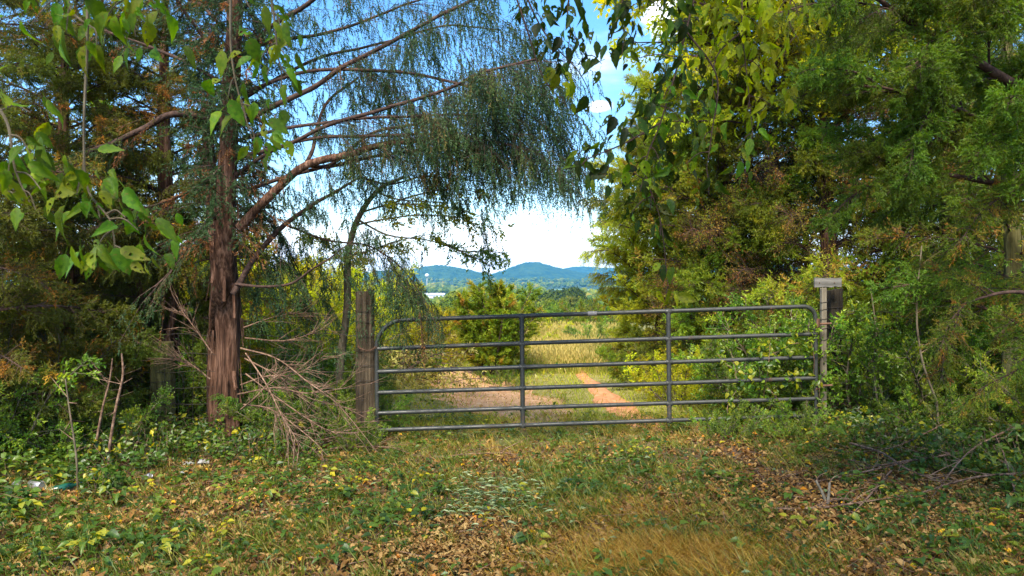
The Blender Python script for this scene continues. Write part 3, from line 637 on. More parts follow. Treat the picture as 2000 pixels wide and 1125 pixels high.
# left background
for (px, Y, H, R, n, lf, kd, lab) in [
    (480, 16, 3.0, 1.2, 26, 'leaf_yellow', ['small', 'feather'], 'tall yellow-green growth far behind the cedar trunk'),
    (590, 15, 2.6, 1.2, 28, 'goldenrod', ['small', 'feather'], 'golden thicket between cedar trunk and sapling'),
    (690, 14, 2.3, 1.0, 26, 'leaf_yellow', ['small', 'feather'], 'yellow-green thicket close behind the left gatepost'),
    (330, 15, 3.2, 1.3, 24, 'leaf_yellow', ['small'], 'tall yellow-green growth behind the browning cedar'),
    (200, 15, 3.2, 1.5, 24, 'leaf_green', ['small', 'broad'], 'tall green growth at left behind the cedars'),
    (660, 8.75, .9, .5, 18, 'leaf_green', ['small', 'feather'], 'green undergrowth crowding the left side of the gatepost'),
    (540, 8.9, .8, .6, 16, 'leaf_green', ['small', 'hang'], 'low green undergrowth right of the cedar foot'),
    (60, 7.9, 1.5, .8, 22, 'cedar_brown', ['sparse', 'small'], 'brownish bush at the left edge above the litter'),
    (120, 8.5, 1.6, .6, 22, 'cedar_brown', ['sparse', 'cedar', 'small'], 'brown and green cedar growth left of the mossy post'),
    (150, 7.6, .8, .7, 16, 'leaf_green', ['small', 'broad'], 'bright low bush between the bare stems at left'),
    (350, 9.1, 1.3, .4, 14, 'leaf_green', ['small', 'sparse'], 'upright leafy growth touching the left side of the cedar trunk'),
    (700, 7.95, .5, .3, 12, 'leaf_green', ['small'], 'small leafy clump hiding the foot of the left gatepost'),
    (1420, 8.0, .42, .35, 12, 'leaf_green', ['small', 'broad'], 'leafy clump hiding the bottom rail right of the second brace'),
    (1560, 8.0, .42, .38, 14, 'leaf_green', ['small', 'broad'], 'green clump hiding the bottom right corner of the gate'),
    (185, 8.0, .65, .35, 14, 'leaf_green', ['small', 'broad'], 'small leafy bush behind the crooked bare stem'),
    (560, 8.3, .7, .5, 16, 'leaf_green', ['small', 'feather'], 'green tangle growing through the dead lower branches'),
    (10, 7.2, 1.2, .6, 18, 'leaf_green', ['small', 'broad'], 'leafy bush at the very left edge'),
    (520, 13.5, 2.0, 1.1, 26, 'leaf_yellow', ['small', 'broad'], 'bright yellow-green thicket right of the cedar trunk'),
    (620, 12.0, 1.7, .9, 24, 'leaf_yellow', ['small', 'broad'], 'bright leafy thicket behind the thin sapling'),
    (400, 14.0, 2.2, 1.2, 22, 'leaf_yellow', ['small'], 'yellow thicket behind the main cedar trunk'),
    (90, 13.0, 2.2, 1.5, 22, 'leaf_yellow', ['small'], 'yellow thicket glimpsed at far left'),
    (250, 12.0, 1.8, 1.2, 20, 'leaf_green', ['small'], 'green thicket behind the mossy round post'),
    (560, 10.2, 1.2, .7, 20, 'leaf_green', ['small', 'feather'], 'green undergrowth along the wire fence beside the cedar'),
    (655, 9.4, 1.1, .6, 18, 'leaf_green', ['small', 'hang'], 'green undergrowth at the foot of the thin sapling'),
    (725, 8.75, .62, .4, 14, 'leaf_green', ['small'], 'ivy-like leafy plant at the base of the left gatepost'),
    (380, 9.4, .9, .6, 14, 'leaf_green', ['small'], 'leafy bush between the mossy post and cedar trunk'),
    (120, 8.6, 1.0, .8, 16, 'leaf_green', ['broad', 'small'], 'low green bush behind the litter at far left')]:
    shrub('shrub', lab, P(px, 0, Y)[0], Y, H, R, n, kd, lf)
# left trees
tree('cedar_tree', 'browning cedar behind the mossy round post', P(325, 0, 9.3)[0], 9.3, 5.6, 1.5, .9, 70, ['sparse', 'hang', 'small', 'hang'], 'cedar_brown', up=.1, env=lambda u: 1 - .35 * u, r0=.12)
tree('cedar_tree', 'browning cedar second from the left edge', P(130, 0, 8.8)[0], 8.8, 5.2, 1.5, .8, 66, ['sparse', 'hang', 'cedar'], 'cedar_brown', up=.05, env=lambda u: 1 - .35 * u, r0=.1)
tree('cedar_tree', 'olive cedar cut by the left edge of the picture', P(-60, 0, 7.0)[0], 7.0, 4.8, 1.25, .6, 44, ['cedar', 'sparse'], 'cedar_brown', up=.0, env=lambda u: 1 - .35 * u, r0=.1)
tree('cedar_tree', 'darker cedar in the background at upper left', P(200, 0, 12.5)[0], 12.5, 6.5, 1.9, .8, 30, ['small', 'sparse'], 'cedar_olive', up=.15, env=lambda u: 1 - .3 * u, r0=.1)

# ------------------------------------------------------------------ the big cedar left of the gate (traced limbs)
def big_cedar():
    Y = 7.9; g0 = G(442, 862); r = root('cedar_tree', g0, 'large shaggy red-barked cedar left of the gate with limbs sweeping right', 'tree')
    tp = curve([P(446, 872, g0[1]), P(443, 760, g0[1]), P(446, 680, g0[1]), P(444, 600, g0[1] - .05), P(440, 500, Y + .15), P(441, 400, Y), P(446, 300, Y), P(449, 200, Y), P(456, 100, Y - .1), P(459, 0, Y - .2), P(462, -180, Y - .2)], 70)
    b = Buf(); tube(b, tp, [.165, .14, .125, .12, .13, .145, .115, .11, .10, .095, .09, .085, .085, .08, .075, .07, .06], 30, .5, .035, lobes=.11)
    b.build('trunk', M['bark_cedar'], r, smooth=True)
    b = Buf(); tube(b, curve([P(428, 865, g0[1] + .25), P(422, 760, g0[1] + .28), P(424, 660, g0[1] + .25), P(430, 560, Y + .2), P(425, 470, Y + .25), P(410, 330, Y + .3), P(405, 200, Y + .4)], 40), [.11, .10, .10, .09, .07, .05], 16, .5, .05, lobes=.15)
    b.build('stem', M['bark_cedar'], r, smooth=True)
    # loose bark strips
    for k in range(26):
        i = rng.integers(4, 40); a = uni(0, 6.28); R = .165
        base = tp[i] + np.array([math.cos(a) * R, -abs(math.sin(a)) * R, 0]); l = uni(.15, .45)
        out = np.array([math.cos(a) * .03, -abs(math.sin(a)) * .03, 0])
        b = Buf(); c = curve([base, base + out * .5 - UP * l * .5, base + out * uni(.5, 1.6) - UP * l], 6)
        w = np.array([-math.sin(a), 0, 0]) * .008 + np.array([.006, .004, 0])
        v = np.concatenate([c - w, c + w]); f = [[q, q + 1, q + 7, q + 6] for q in range(5)]
        b.add(v, f, .5); b.build('bark_strip', M['bark_cedar'], r)
    LM = [  # px path, y offsets, r0, r1, kind of foliage density start, density
     ([(468, 445), (540, 370), (600, 322), (680, 302), (760, 280), (850, 272), (930, 270)], (0, -.9), .072, .015, .45, 34, .2),
     ([(598, 324), (650, 325), (740, 303), (860, 290), (950, 287)], (-.2, -.6), .03, .010, .2, 26, .25),
     ([(470, 375), (560, 345), (650, 318), (720, 262), (800, 245), (900, 230)], (0, -.5), .032, .010, .3, 26, .25),
     ([(597, 322), (612, 290), (620, 250), (640, 200), (700, 150)], (-.2, .5), .032, .012, .3, 18, .15),
     ([(460, 275), (560, 250), (640, 240), (720, 230), (830, 225), (960, 225)], (0, -1.0), .028, .008, .3, 34, .28),
     ([(450, 310), (560, 283), (640, 245), (740, 215), (860, 180), (945, 140), (1050, 115)], (0, -1.5), .035, .010, .35, 46, .30),
     ([(455, 250), (540, 205), (610, 172), (670, 130), (740, 95), (830, 45), (930, -5)], (0, -.8), .045, .015, .3, 30, .2),
     ([(455, 210), (520, 165), (620, 115), (700, 95), (780, 75), (880, 50), (980, 60)], (0, .8), .028, .008, .3, 26, .2),
     ([(455, 120), (520, 85), (620, 68), (700, 45), (780, 15), (850, -10)], (0, .3), .03, .01, .2, 24, .2),
     ([(455, 575), (500, 500), (555, 440), (610, 400), (660, 370), (705, 345)], (0, .6), .05, .012, .4, 16, .18),
     ([(460, 555), (520, 560), (570, 553), (610, 525), (650, 500), (690, 470)], (0, -.5), .018, .006, .5, 7, .12),
     ([(455, 345), (540, 290), (620, 270), (720, 266), (850, 262), (960, 275), (1060, 305)], (0, -1.2), .030, .006, .35, 42, .32),
     ([(455, 190), (600, 140), (760, 140), (900, 165), (1010, 210), (1110, 275)], (0, -1.0), .030, .006, .3, 44, .30),
     ([(450, 140), (520, 60), (600, 10), (680, -60)], (0, -.5), .04, .02, .2, 18, .2),
     ([(445, 240), (345, 222), (280, 250), (220, 280), (170, 300)], (0, -.3), .055, .02, .3, 22, .15),
     ([(440, 150), (395, 70), (360, 20), (330, -40)], (0, -.4), .03, .012, .2, 20, .15),
     ([(440, 165), (360, 120), (290, 90), (200, 60), (120, 40)], (0, .4), .028, .01, .2, 26, .18),
     ([(440, 335), (380, 370), (300, 400), (200, 420)], (0, .3), .03, .01, .2, 24, .15),
     ([(440, 405), (390, 450), (340, 520), (300, 560)], (0, -.5), .022, .008, .2, 18, .15),
     ([(440, 60), (380, 0), (300, -40)], (0, .5), .03, .01, .1, 18, .15),
     ([(455, 30), (540, -20), (700, -40), (900, -60)], (0, .5), .03, .01, .1, 34, .25),
     ([(455, 330), (500, 400), (560, 480), (600, 560)], (.2, .8), .014, .005, .2, 18, .18),
     ([(560, 440), (640, 470), (720, 480), (780, 520), (815, 560)], (.4, .1), .014, .004, .3, 22, .26),
     ([(700, 345), (760, 360), (830, 345), (900, 350), (960, 360)], (.0, -.5), .014, .004, .1, 18, .14),
    ]
    fol = Buf()
    for li, (pts, (ya, yb), r0, r1, ts, ns, sl) in enumerate(LM):
        m = len(pts); c = curve([P(p[0], p[1], Y + ya + (yb - ya) * (k / (m - 1))) for k, p in enumerate(pts)], 40)
        c = c + np.stack([nz(c[:, 0], c[:, 2], li, 2.5), 0 * c[:, 0], nz(c[:, 2], c[:, 0], li + 2, 2.5)], -1) * .02 * np.linspace(0, 1, 40)[:, None]
        r0 = r0 * (.72 if r0 > .025 else .9); b = Buf(); tube(b, c, [r0, (r0 * .6 + r1 * .4), r1], 8, .5, .05); b.build('limb', M['bark_twig'] if r0 < .04 else M['bark_cedar'], r, smooth=True)
        n = int(ns * 1.0); t = ts + (1 - ts) * rng.random(n) ** .75; i = np.clip((t * 39).astype(int), 0, 38)
        S0 = c[i]; tan = unit(c[i + 1] - c[i]); sd = np.where(rng.random(n) < .5, 1., -1.)[:, None]
        D = unit(tan * .9 + np.array([0, 1., 0]) * sd * uni(.2, .9, n)[:, None] + rv(n) * .35)
        left = 1. if pts[-1][0] < 500 else 0.
        dense = np.clip((S0[:, 0] + 1.9) / 1.4, 0, 1)                    # curtain thickens towards the right ends
        tint = np.where(rng.random(n) < .12 + .25 * left, uni(.55, .9, n), uni(.05, .45, n)) - .12 * dense
        wide = 1 + dense * .25
        hd = dense > .5
        for sel, nst, nl, lw in ((hd, 13, 19, .0105), (~hd, 9, 14, .0085)):
            if sel.any():
                spray(fol, S0[sel], D[sel], uni(.25, .75, n)[sel] * wide[sel], nst, sl * (1.25 if hd.any() else 1.0), nl, .030, lw, .86 if not left else .5, tint[sel], 'tri', .35, 1, 0, spread=.30, tr=.002)
    # thick hanging curtain near the limb ends
    for (px, py, yy, rx, rz, n, s_) in [(680, 130, 8.1, .5, .3, 16, .2), (770, 200, 8.0, .5, .3, 20, .22), (620, 420, 8.2, .4, .25, 14, .2), (700, 300, 7.9, .5, .25, 18, .22), (560, 370, 8.1, .3, .3, 14, .2), (830, 150, 7.6, .4, .3, 20, .25), (780, 330, 7.8, .5, .2, 18, .24), (640, 470, 8.4, .5, .2, 14, .2), (860, 380, 7.6, .4, .12, 12, .22), (540, 240, 8.0, .35, .35, 18, .2), (900, 60, 7.4, .5, .25, 24, .28), (800, 90, 7.8, .5, .3, 20, .25), (960, 40, 7.3, .3, .2, 16, .3), (1040, 150, 6.9, .25, .2, 14, .3), (700, 200, 8.0, .5, .4, 20, .22), (640, 60, 8.0, .4, .3, 22, .22), (1090, 190, 6.9, .2, .2, 8, .3), (960, 200, 6.9, .35, .28, 34, .4), (900, 240, 6.9, .35, .2, 26, .36), (1020, 240, 6.8, .25, .25, 26, .4), (870, 290, 7.0, .3, .15, 18, .3), (980, 130, 7.0, .3, .2, 18, .35),
                                      (1080, 290, 6.8, .22, .15, 14, .3), (1000, 320, 6.8, .3, .1, 16, .3), (730, 560, 8.2, .16, .2, 9, .3), (780, 600, 8.0, .10, .25, 8, .34), (760, 500, 8.1, .2, .15, 10, .25),
                                      (560, 600, 8.4, .35, .4, 30, .26), (520, 520, 8.4, .3, .3, 22, .24), (620, 560, 8.8, .3, .3, 16, .25)]:
        c = P(px, py - (22 if 180 < py < 340 else 0), yy); rx *= 1.25 if 180 < py < 340 else 1; n = int(n * (.72 if 180 < py < 340 and s_ > .28 else 1)); S0 = c + rng.normal(size=(n, 3)) * np.array([rx, .35, rz]) * .8
        D = unit(rv(n) * .6 + np.array([.5, 0, -.3]))
        spray(fol, S0, D, uni(.2, .5, n), 12, s_, 19, .030, .011, .8, uni(-.1, .42, n), 'tri', .5, 1, 0, spread=.42, tr=.0015)
    # dead and brown inner sprays round the trunk
    n = 330; i = rng.integers(30, 66, n); a = uni(0, 6.28, n)
    D = np.stack([np.cos(a), np.sin(a), uni(-.5, .5, n)], -1)
    D[:, 1] -= .35; spray(fol, tp[i] + D * .1, D, uni(.2, .7, n), 10, .18, 16, .036, .011, .45, np.where(rng.random(n) < .18, .85, .22), 'tri', .2, 1, 0, spread=.5)
    fol.build('foliage', [M['bark_twig'], M['cedar_dark']], r, kind='stuff')
    # dead lower branches fanning out over the ground
    DB = [[(470, 680, 7.8), (540, 700, 7.6), (600, 745, 7.4), (660, 790, 7.2), (735, 880, 6.9)], [(478, 700, 7.8), (545, 735, 7.7), (600, 775, 7.7), (690, 800, 7.7)],
          [(470, 752, 7.8), (520, 735, 7.7), (580, 730, 7.6), (640, 690, 7.6)], [(465, 770, 7.8), (540, 757, 7.5), (600, 768, 7.4), (690, 755, 7.3)],
          [(470, 800, 7.8), (500, 775, 7.6), (540, 735, 7.6), (590, 720, 7.5)], [(480, 690, 7.8), (520, 750, 7.4), (555, 820, 7.1), (590, 875, 7.0)],
          [(478, 660, 7.9), (560, 665, 8.0), (640, 640, 8.2)], [(476, 640, 7.9), (540, 618, 8.1), (600, 610, 8.3)], [(480, 730, 7.8), (560, 790, 7.5), (640, 840, 7.3), (700, 845, 7.2)],
          [(410, 740, 7.8), (370, 710, 7.7), (330, 700, 7.6)], [(415, 690, 7.9), (380, 640, 8.0), (350, 600, 8.2)], [(476, 790, 7.8), (530, 800, 7.4), (600, 850, 7.0), (640, 890, 6.8)]]
    for k, pts in enumerate(DB):
        c = curve([P(*p) for p in pts], 22); c[:, 2] = np.maximum(c[:, 2], hf(c[:, 0], c[:, 1]) + .02)
        b = Buf(); tube(b, c, [.0095, .0065, .0025], 5, .5, .05)
        n = 24; i = rng.integers(4, 21, n); tan = unit(c[i] - c[i - 1]); D = unit(tan + rv(n) * .7)
        A = c[i]; l = uni(.15, .5, n)[:, None]; mid = A + D * l * .5; B = mid + unit(D + rv(n) * .3) * l * .5
        segs(b, A, mid, .004, .003); segs(b, mid, B, .003, .0012)
        D2 = unit(D + rv(n) * .6); segs(b, mid, mid + D2 * l * .4, .0025, .001)
        b.build('dead_branch', M['dead_twig'], r, smooth=True)
big_cedar()

def thin_sapling():
    Y = 9.0; c = curve([P(668, 800, Y), P(664, 740, Y), P(668, 680, Y), P(678, 600, Y), P(680, 500, Y), P(698, 430, Y), P(738, 372, Y - .1), P(790, 345, Y - .2)], 44)
    c[0, 2] = float(hf(c[0, 0], c[0, 1])) - .03
    r = root('sapling', c[0], 'thin pale sapling beside the left gatepost, leafy twigs reaching over the gate', 'tree')
    b = Buf(); tube(b, c, [.062, .05, .045, .035, .018], 9, .5, .03); b.build('trunk', M['bark_grey'], r, smooth=True)
    BR = [[(682, 500), (720, 490), (780, 470), (850, 455)], [(695, 440), (740, 430), (820, 420), (900, 425), (960, 430)], [(705, 415), (760, 400), (820, 400), (900, 410), (985, 440)],
          [(735, 375), (780, 390), (850, 395), (920, 400)], [(700, 430), (760, 460), (840, 470), (920, 500), (960, 520)], [(740, 372), (700, 330), (680, 290)], [(850, 465), (900, 490), (950, 490), (985, 495)],
          [(682, 520), (640, 480), (600, 460)], [(760, 400), (800, 385), (870, 370), (930, 375), (1000, 400)]]
    for k, pts in enumerate(BR):
        cc = curve([P(p[0], p[1], Y - .25 * q) for q, p in enumerate(pts)], 18)
        b = Buf(); tube(b, cc, [.014, .008, .003], 5, .5)
        n = 15; i = rng.integers(3, 17, n); D = unit(unit(cc[i + 0] - cc[i - 1]) + rv(n) * .6 - UP * .15)
        spray(b, cc[i], D, uni(.12, .32, n), 6, .10, 5, .050, .021, .35, uni(.25, .75, n), 'kite', .25, 1, 0, tr=.002)
        b.build('branch', [M['bark_grey'], M['leaf_yellow'] if k not in (4, 6) else M['leaf_green']], r)
thin_sapling()

# ------------------------------------------------------------------ gate
def gate():
    A = P(737, 840, 8.25); slope = math.atan(.0335)
    def q(u, v): return np.array([A[0] + u * math.cos(slope) - v * math.sin(slope) * .3, 8.25, A[2] + u * math.sin(slope) + v * math.cos(slope)])
    r = root('metal_gate', (A[0], 8.25, float(hf(A[0], 8.25))), 'wide dark grey six-rail tubular metal gate closing the track', 'gate')
    Lg, Ht, R = 4.90, 1.22, .024
    def arc(cu, cv, rad, a0, a1, n=9): return [q(cu + rad * math.cos(math.radians(a)), cv + rad * math.sin(math.radians(a))) for a in np.linspace(a0, a1, n)]
    rad = .30
    pts = [q(0, 0)] + [q(0, v) for v in np.linspace(.1, Ht - rad - .05, 6)] + arc(rad, Ht - rad, rad, 180, 90) + [q(u, Ht) for u in np.linspace(rad + .1, Lg - .16, 24)] + arc(Lg - .13, Ht - .13, .13, 84, 0) + [q(Lg, v) for v in np.linspace(Ht - .3, .05, 6)] + [q(Lg, 0)]
    b = Buf(); tube(b, np.array(pts), R, 14); b.build('outer_frame', M['gate'], r, smooth=True)
    for v in (0, .188, .417, .651, .908):
        b = Buf(); u = np.linspace(.0 if v else 0, Lg, 30); bow = rng.normal() * .004
        tube(b, np.array([q(a, v + bow * math.sin(a / Lg * 3.14)) for a in u]), R * .97, 14); b.build('rail', M['gate'], r, smooth=True)
    for u in (1.625, 3.26):
        b = Buf(); tube(b, np.array([q(u, v) + [0, -.004, 0] for v in np.linspace(-.02, Ht + .012, 8)]), .026, 12); br = b.build('brace', M['gate'], r, smooth=True)
        for v in (0, .188, .417, .651, .908, 1.215):
            b = Buf(); tube(b, np.array([q(u - .036, v), q(u - .03, v), q(u + .03, v), q(u + .036, v)]), [.026, .031, .031, .026], 12); b.build('weld_collar', M['gate'], br, smooth=True)
    b = Buf(); tube(b, np.array([q(2.36, Ht), q(2.46, Ht)]), .0252, 14, cap=False); b.build('faded_sticker', M['worn'], r, smooth=True)
    for v in (.30, .99):
        b = Buf(); tube(b, np.array([q(Lg - .01, v), q(Lg + .02, v), q(Lg + .02, v) + [0, 0, .09]]), .03, 10)
        tube(b, np.array([q(Lg + .02, v) + [0, 0, .03], q(Lg + .18, v + .03)]), .012, 8); b.build('hinge', M['rust'], r, smooth=True)
    # chain loop round the left post
    cpts = curve([q(.0, .93) + [.0, -.03, 0], q(-.06, .90) + [0, -.10, 0], q(-.14, .92) + [0, -.12, 0], q(-.2, .96) + [0, -.08, 0]], 14)
    b = Buf()
    for k in range(13):
        a, d = cpts[k], cpts[k + 1] - cpts[k]; m = (cpts[k] + cpts[k + 1]) / 2
        n1 = unit(np.cross(d, UP if k % 2 else [0, 1., 0])); t = unit(d)
        ring = np.array([m + t * .016 * math.cos(w) + n1 * .009 * math.sin(w) for w in np.linspace(0, 6.283, 10)]); tube(b, ring, .003, 5, cap=False)
    b.build('latch_chain', M['rust'], r, smooth=True)
gate()

# ------------------------------------------------------------------ posts and wire
def boxpost(name, label, px, Y, top, w, d, rz, mat, lean=0.0, cat='post'):
    c = P(px, top, Y); zb = float(hf(c[0], Y)) - .1; r = root(name, (c[0], Y, zb), label, cat)
    n = 26; z = np.linspace(0, c[2] - zb, n); b = Buf(); sides = []
    prof = []
    for (x0, y0), (x1, y1) in zip([(-1, -1), (1, -1), (1, 1), (-1, 1)], [(1, -1), (1, 1), (-1, 1), (-1, -1)]):
        for u in np.linspace(0, 1, 7)[:-1]: prof.append((x0 + (x1 - x0) * u, y0 + (y1 - y0) * u))
    prof = np.array(prof) * np.array([w / 2, d / 2]); prof *= (1 - .07 * (np.abs(prof[:, :1] * prof[:, 1:2]) > w * d / 4 * .9))
    k = len(prof); ca, sa = math.cos(rz), math.sin(rz); grain = rng.normal(size=(1, k)) * .035
    v = np.zeros((n, k, 3))
    for i in range(n):
        s = 1 + grain[0] + rng.normal(size=k) * .010
        x, y = prof[:, 0] * s, prof[:, 1] * s
        v[i, :, 0] = x * ca - y * sa + lean * z[i]; v[i, :, 1] = x * sa + y * ca
        v[i, :, 2] = z[i] + (rng.normal(size=k) * .006 + x * .12 if i == n - 1 else 0)
    v += np.array(r.location)
    ii = np.arange(n - 1)[:, None] * k; j = np.arange(k)[None]; j2 = (j + 1) % k
    b.add(v, np.stack([ii + j, ii + j2, ii + k + j2, ii + k + j], -1).reshape(-1, 4), .5)
    top_ = np.vstack([v[-1], v[-1].mean(0)[None] - [[0, 0, .006]]]); b.add(top_, [[q, (q + 1) % k, k] for q in range(k)], .5)
    b.build('shaft', mat, r)
    return r, v
def wrap(r, cx, cy, z, w, d, rz, mat='wire', rad=.003, tilt=.01):
    ca, sa = math.cos(rz), math.sin(rz); pts = []
    for (x, y) in [(-1, -1), (0, -1.03), (1, -1), (1.03, 0), (1, 1), (0, 1.03), (-1, 1), (-1.03, 0), (-1, -1)]:
        x *= w / 2 + .004; y *= d / 2 + .004; pts.append([cx + x * ca - y * sa, cy + x * sa + y * ca, z + tilt * x / w + rng.normal() * .004])
    b = Buf(); tube(b, curve(pts, 34), rad, 5, cap=False); b.build('wire_wrap', M[mat], r, smooth=True)
r1, _ = boxpost('gate_post', 'weathered split wooden post wrapped in wire at the left end of the gate', 713, 8.3, 568, .19, .15, .45, M['post_wood'])
for y in (606, 627, 655, 684, 712, 742): wrap(r1, P(713, y, 8.3)[0], 8.3, P(713, y, 8.3)[2], .20, .16, .45)
# round mossy post
def roundpost(px, Y, top, rad, label, mat):
    c = P(px, top, Y); zb = float(hf(c[0], Y)) - .1; r = root('fence_post', (c[0], Y, zb), label, 'post')
    b = Buf(); p = np.stack([np.full(20, c[0]), np.full(20, Y), np.linspace(zb, c[2], 20)], -1); tube(b, p, [rad * 1.04, rad, rad * .94], 22, .5, .02, lobes=.05); b.build('shaft', mat, r)
    return r, c
r2, c2 = roundpost(318, 8.55, 668, .135, 'mossy green round wooden post left of the cedar trunk', M['post_green'])
for y in (700, 743, 785):
    z = P(318, y, 8.55)[2]; b = Buf(); a = np.linspace(0, 6.283, 26); tube(b, np.stack([c2[0] + .142 * np.cos(a), 8.55 + .142 * np.sin(a), z + .008 * np.sin(a + y)], -1), .0035, 5, cap=False); b.build('wire_wrap', M['wire'], r2, smooth=True)
r3, _ = boxpost('gate_post', 'dark square wooden post behind the pale stake', 1628, 8.75, 566, .15, .15, .1, M['post_dark'])
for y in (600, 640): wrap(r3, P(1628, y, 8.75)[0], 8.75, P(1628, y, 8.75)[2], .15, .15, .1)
r4, _ = boxpost('stake', 'slim pale stake at the right end of the gate', 1608, 8.4, 563, .062, .05, .1, M['stake'], cat='stake')
for y in (590, 604, 622, 641, 662, 686): wrap(r4, P(1608, y, 8.4)[0], 8.4, P(1608, y, 8.4)[2], .062, .05, .1, rad=.0025)
def board():
    c = P(1620, 552, 8.45); r = root('sign_board', (c[0], 8.45, c[2]), 'blank grey weathered board fixed across the tops of the right posts', 'board')
    b = Buf(); w = .155
    xs_ = np.linspace(-w, w, 9); v = []
    for yy in (-.012, .012):
        for zz in (-.05, .055):
            for x in xs_: v.append([c[0] + x, 8.5 + yy + rng.normal() * .001, c[2] + zz + rng.normal() * .004 + .02 * x])
    v = np.array(v); n = 9; f = []
    for k in range(8):
        f += [[k, k + 1, n + k + 1, n + k], [2 * n + k, 3 * n + k, 3 * n + k + 1, 2 * n + k + 1], [n + k, n + k + 1, 3 * n + k + 1, 3 * n + k], [k, 2 * n + k, 2 * n + k + 1, k + 1]]
    f += [[0, n, 3 * n, 2 * n], [8, 2 * n + 8, 3 * n + 8, n + 8]]
    b.add(v, f, .5); b.build('plank', M['board_grey'], r)
    for x in (-.10, .07):
        b = Buf(); p = np.array([c[0] + x, 8.486, c[2]]); tube(b, np.array([p, p + [0, -.006, 0]]), .006, 8); b.build('nail', M['rust'], r)
board()
# dark fence post partly seen further left / second trunk handled as dead tree
def fence(xa, ya, xb, yb, label, rows, gap):
    n = max(2, int(math.hypot(xb - xa, yb - ya) / gap)); r = root('wire_fence', ground(xa, ya), label, 'fence')
    for k, h in enumerate(rows):
        b = Buf(); u = np.linspace(0, 1, 26); x = xa + (xb - xa) * u; y = ya + (yb - ya) * u
        tube(b, np.stack([x, y, hf(x, y) + h + .012 * np.sin(u * 17 + k)], -1), .0028, 4, cap=False); b.build('strand', M['wire'], r)
    for k in range(n):
        u = (k + .5) / n; x = xa + (xb - xa) * u; y = ya + (yb - ya) * u; z = float(hf(x, y)); b = Buf()
        pts = [[x + uni(-.008, .008), y, z + h] for h in rows]; tube(b, np.array(pts), .0022, 4, cap=False); b.build('stay', M['wire'], r)
fence(P(318, 0, 8.55)[0], 8.42, P(700, 0, 8.3)[0], 8.32, 'woven wire fence between the mossy post and the left gatepost', [.12, .26, .42, .6, .78, .98, 1.2], .16)
fence(P(-150, 0, 8.8)[0], 8.9, P(300, 0, 8.55)[0], 8.45, 'woven wire fence left of the mossy post', [.12, .3, .5, .75, 1.0, 1.2], .2)
fence(P(1640, 0, 8.7)[0], 8.66, 7.2, 8.3, 'woven wire fence right of the gateposts', [.12, .26, .42, .6, .8, 1.02, 1.25], .17)

def dead_trunk(pts, Y, rads, label, mat='bark_cedar'):
    c = curve([P(p[0], p[1], Y) for p in pts], 20); c[0, 2] = float(hf(c[0, 0], c[0, 1])) - .05
    r = root('dead_stem', c[0], label, 'stem'); b = Buf(); tube(b, c, rads, 8, .5, .06); b.build('shaft', M[mat], r, smooth=True)
    b = Buf(); n = 9; i = rng.integers(6, 19, n); D = rv(n) * np.array([1, .6, .6]) + UP * .3; l = uni(.1, .35, n)[:, None]
    segs(b, c[i], c[i] + D * l, .004, .0015); b.build('twig', M['dead_twig'], r, kind='stuff')
dead_trunk([(278, 810), (276, 740), (272, 680), (276, 600), (268, 520)], 8.9, [.06, .05, .045, .03], 'reddish dead trunk just left of the mossy post')
dead_trunk([(212, 885), (226, 800), (240, 735), (238, 690)], 6.9, [.014, .012, .008], 'crooked reddish bare stem in front of the mossy post', 'dead_twig')
dead_trunk([(188, 865), (200, 800), (214, 745), (220, 700)], 7.1, [.012, .010, .006], 'straight bare stem left of the crooked one', 'dead_twig')
dead_trunk([(152, 935), (148, 880), (136, 800), (128, 740)], 6.1, [.009, .008, .005], 'slim green-grey stem above the green bottle', 'bark_grey')
dead_trunk([(310, 800), (318, 700), (338, 620), (345, 540)], 8.9, [.05, .04, .03], 'leaning trunk rising behind the mossy post')
dead_trunk([(1720, 820), (1708, 740), (1712, 660), (1700, 560)], 8.1, [.012, .010, .006], 'thin grey stem among the shrubs right of the dark post', 'bark_grey')
dead_trunk([(1835, 800), (1800, 700), (1790, 600), (1800, 480)], 7.4, [.012, .010, .006], 'pale bent stem among shrubs at right', 'bark_grey')

# ------------------------------------------------------------------ fallen branches
def fallen(pts, rad, label, mat='dead_twig', tw=8, lift=.02):
    c = curve([np.array(p[:3]) if len(p) == 3 and p[2] < 5 and abs(p[0]) < 30 else G(p[0], p[1], p[2] if len(p) > 2 else 0) for p in pts], 26)
    c[:, 2] = np.maximum(c[:, 2], hf(c[:, 0], c[:, 1]) + rad[0]) + lift
    r = root('fallen_branch', c[0], label, 'branch'); b = Buf(); tube(b, c, rad, 6, .5, .06); b.build('stem', M[mat], r, smooth=True)
    for k in range(tw):
        i = rng.integers(3, 24); d = unit(unit(c[i + 1] - c[i])[None] + rv(1) * .7)[0]; d[2] = abs(d[2]) * .5 + .05; l = uni(.12, .4)
        cc = curve([c[i], c[i] + d * l * .5 + rv(1)[0] * .02, c[i] + d * l + rv(1)[0] * .04], 7); b = Buf(); tube(b, cc, [rad[-1] * 1.1, rad[-1] * .4], 4, .5, cap=False); b.build('twig', M[mat], r)
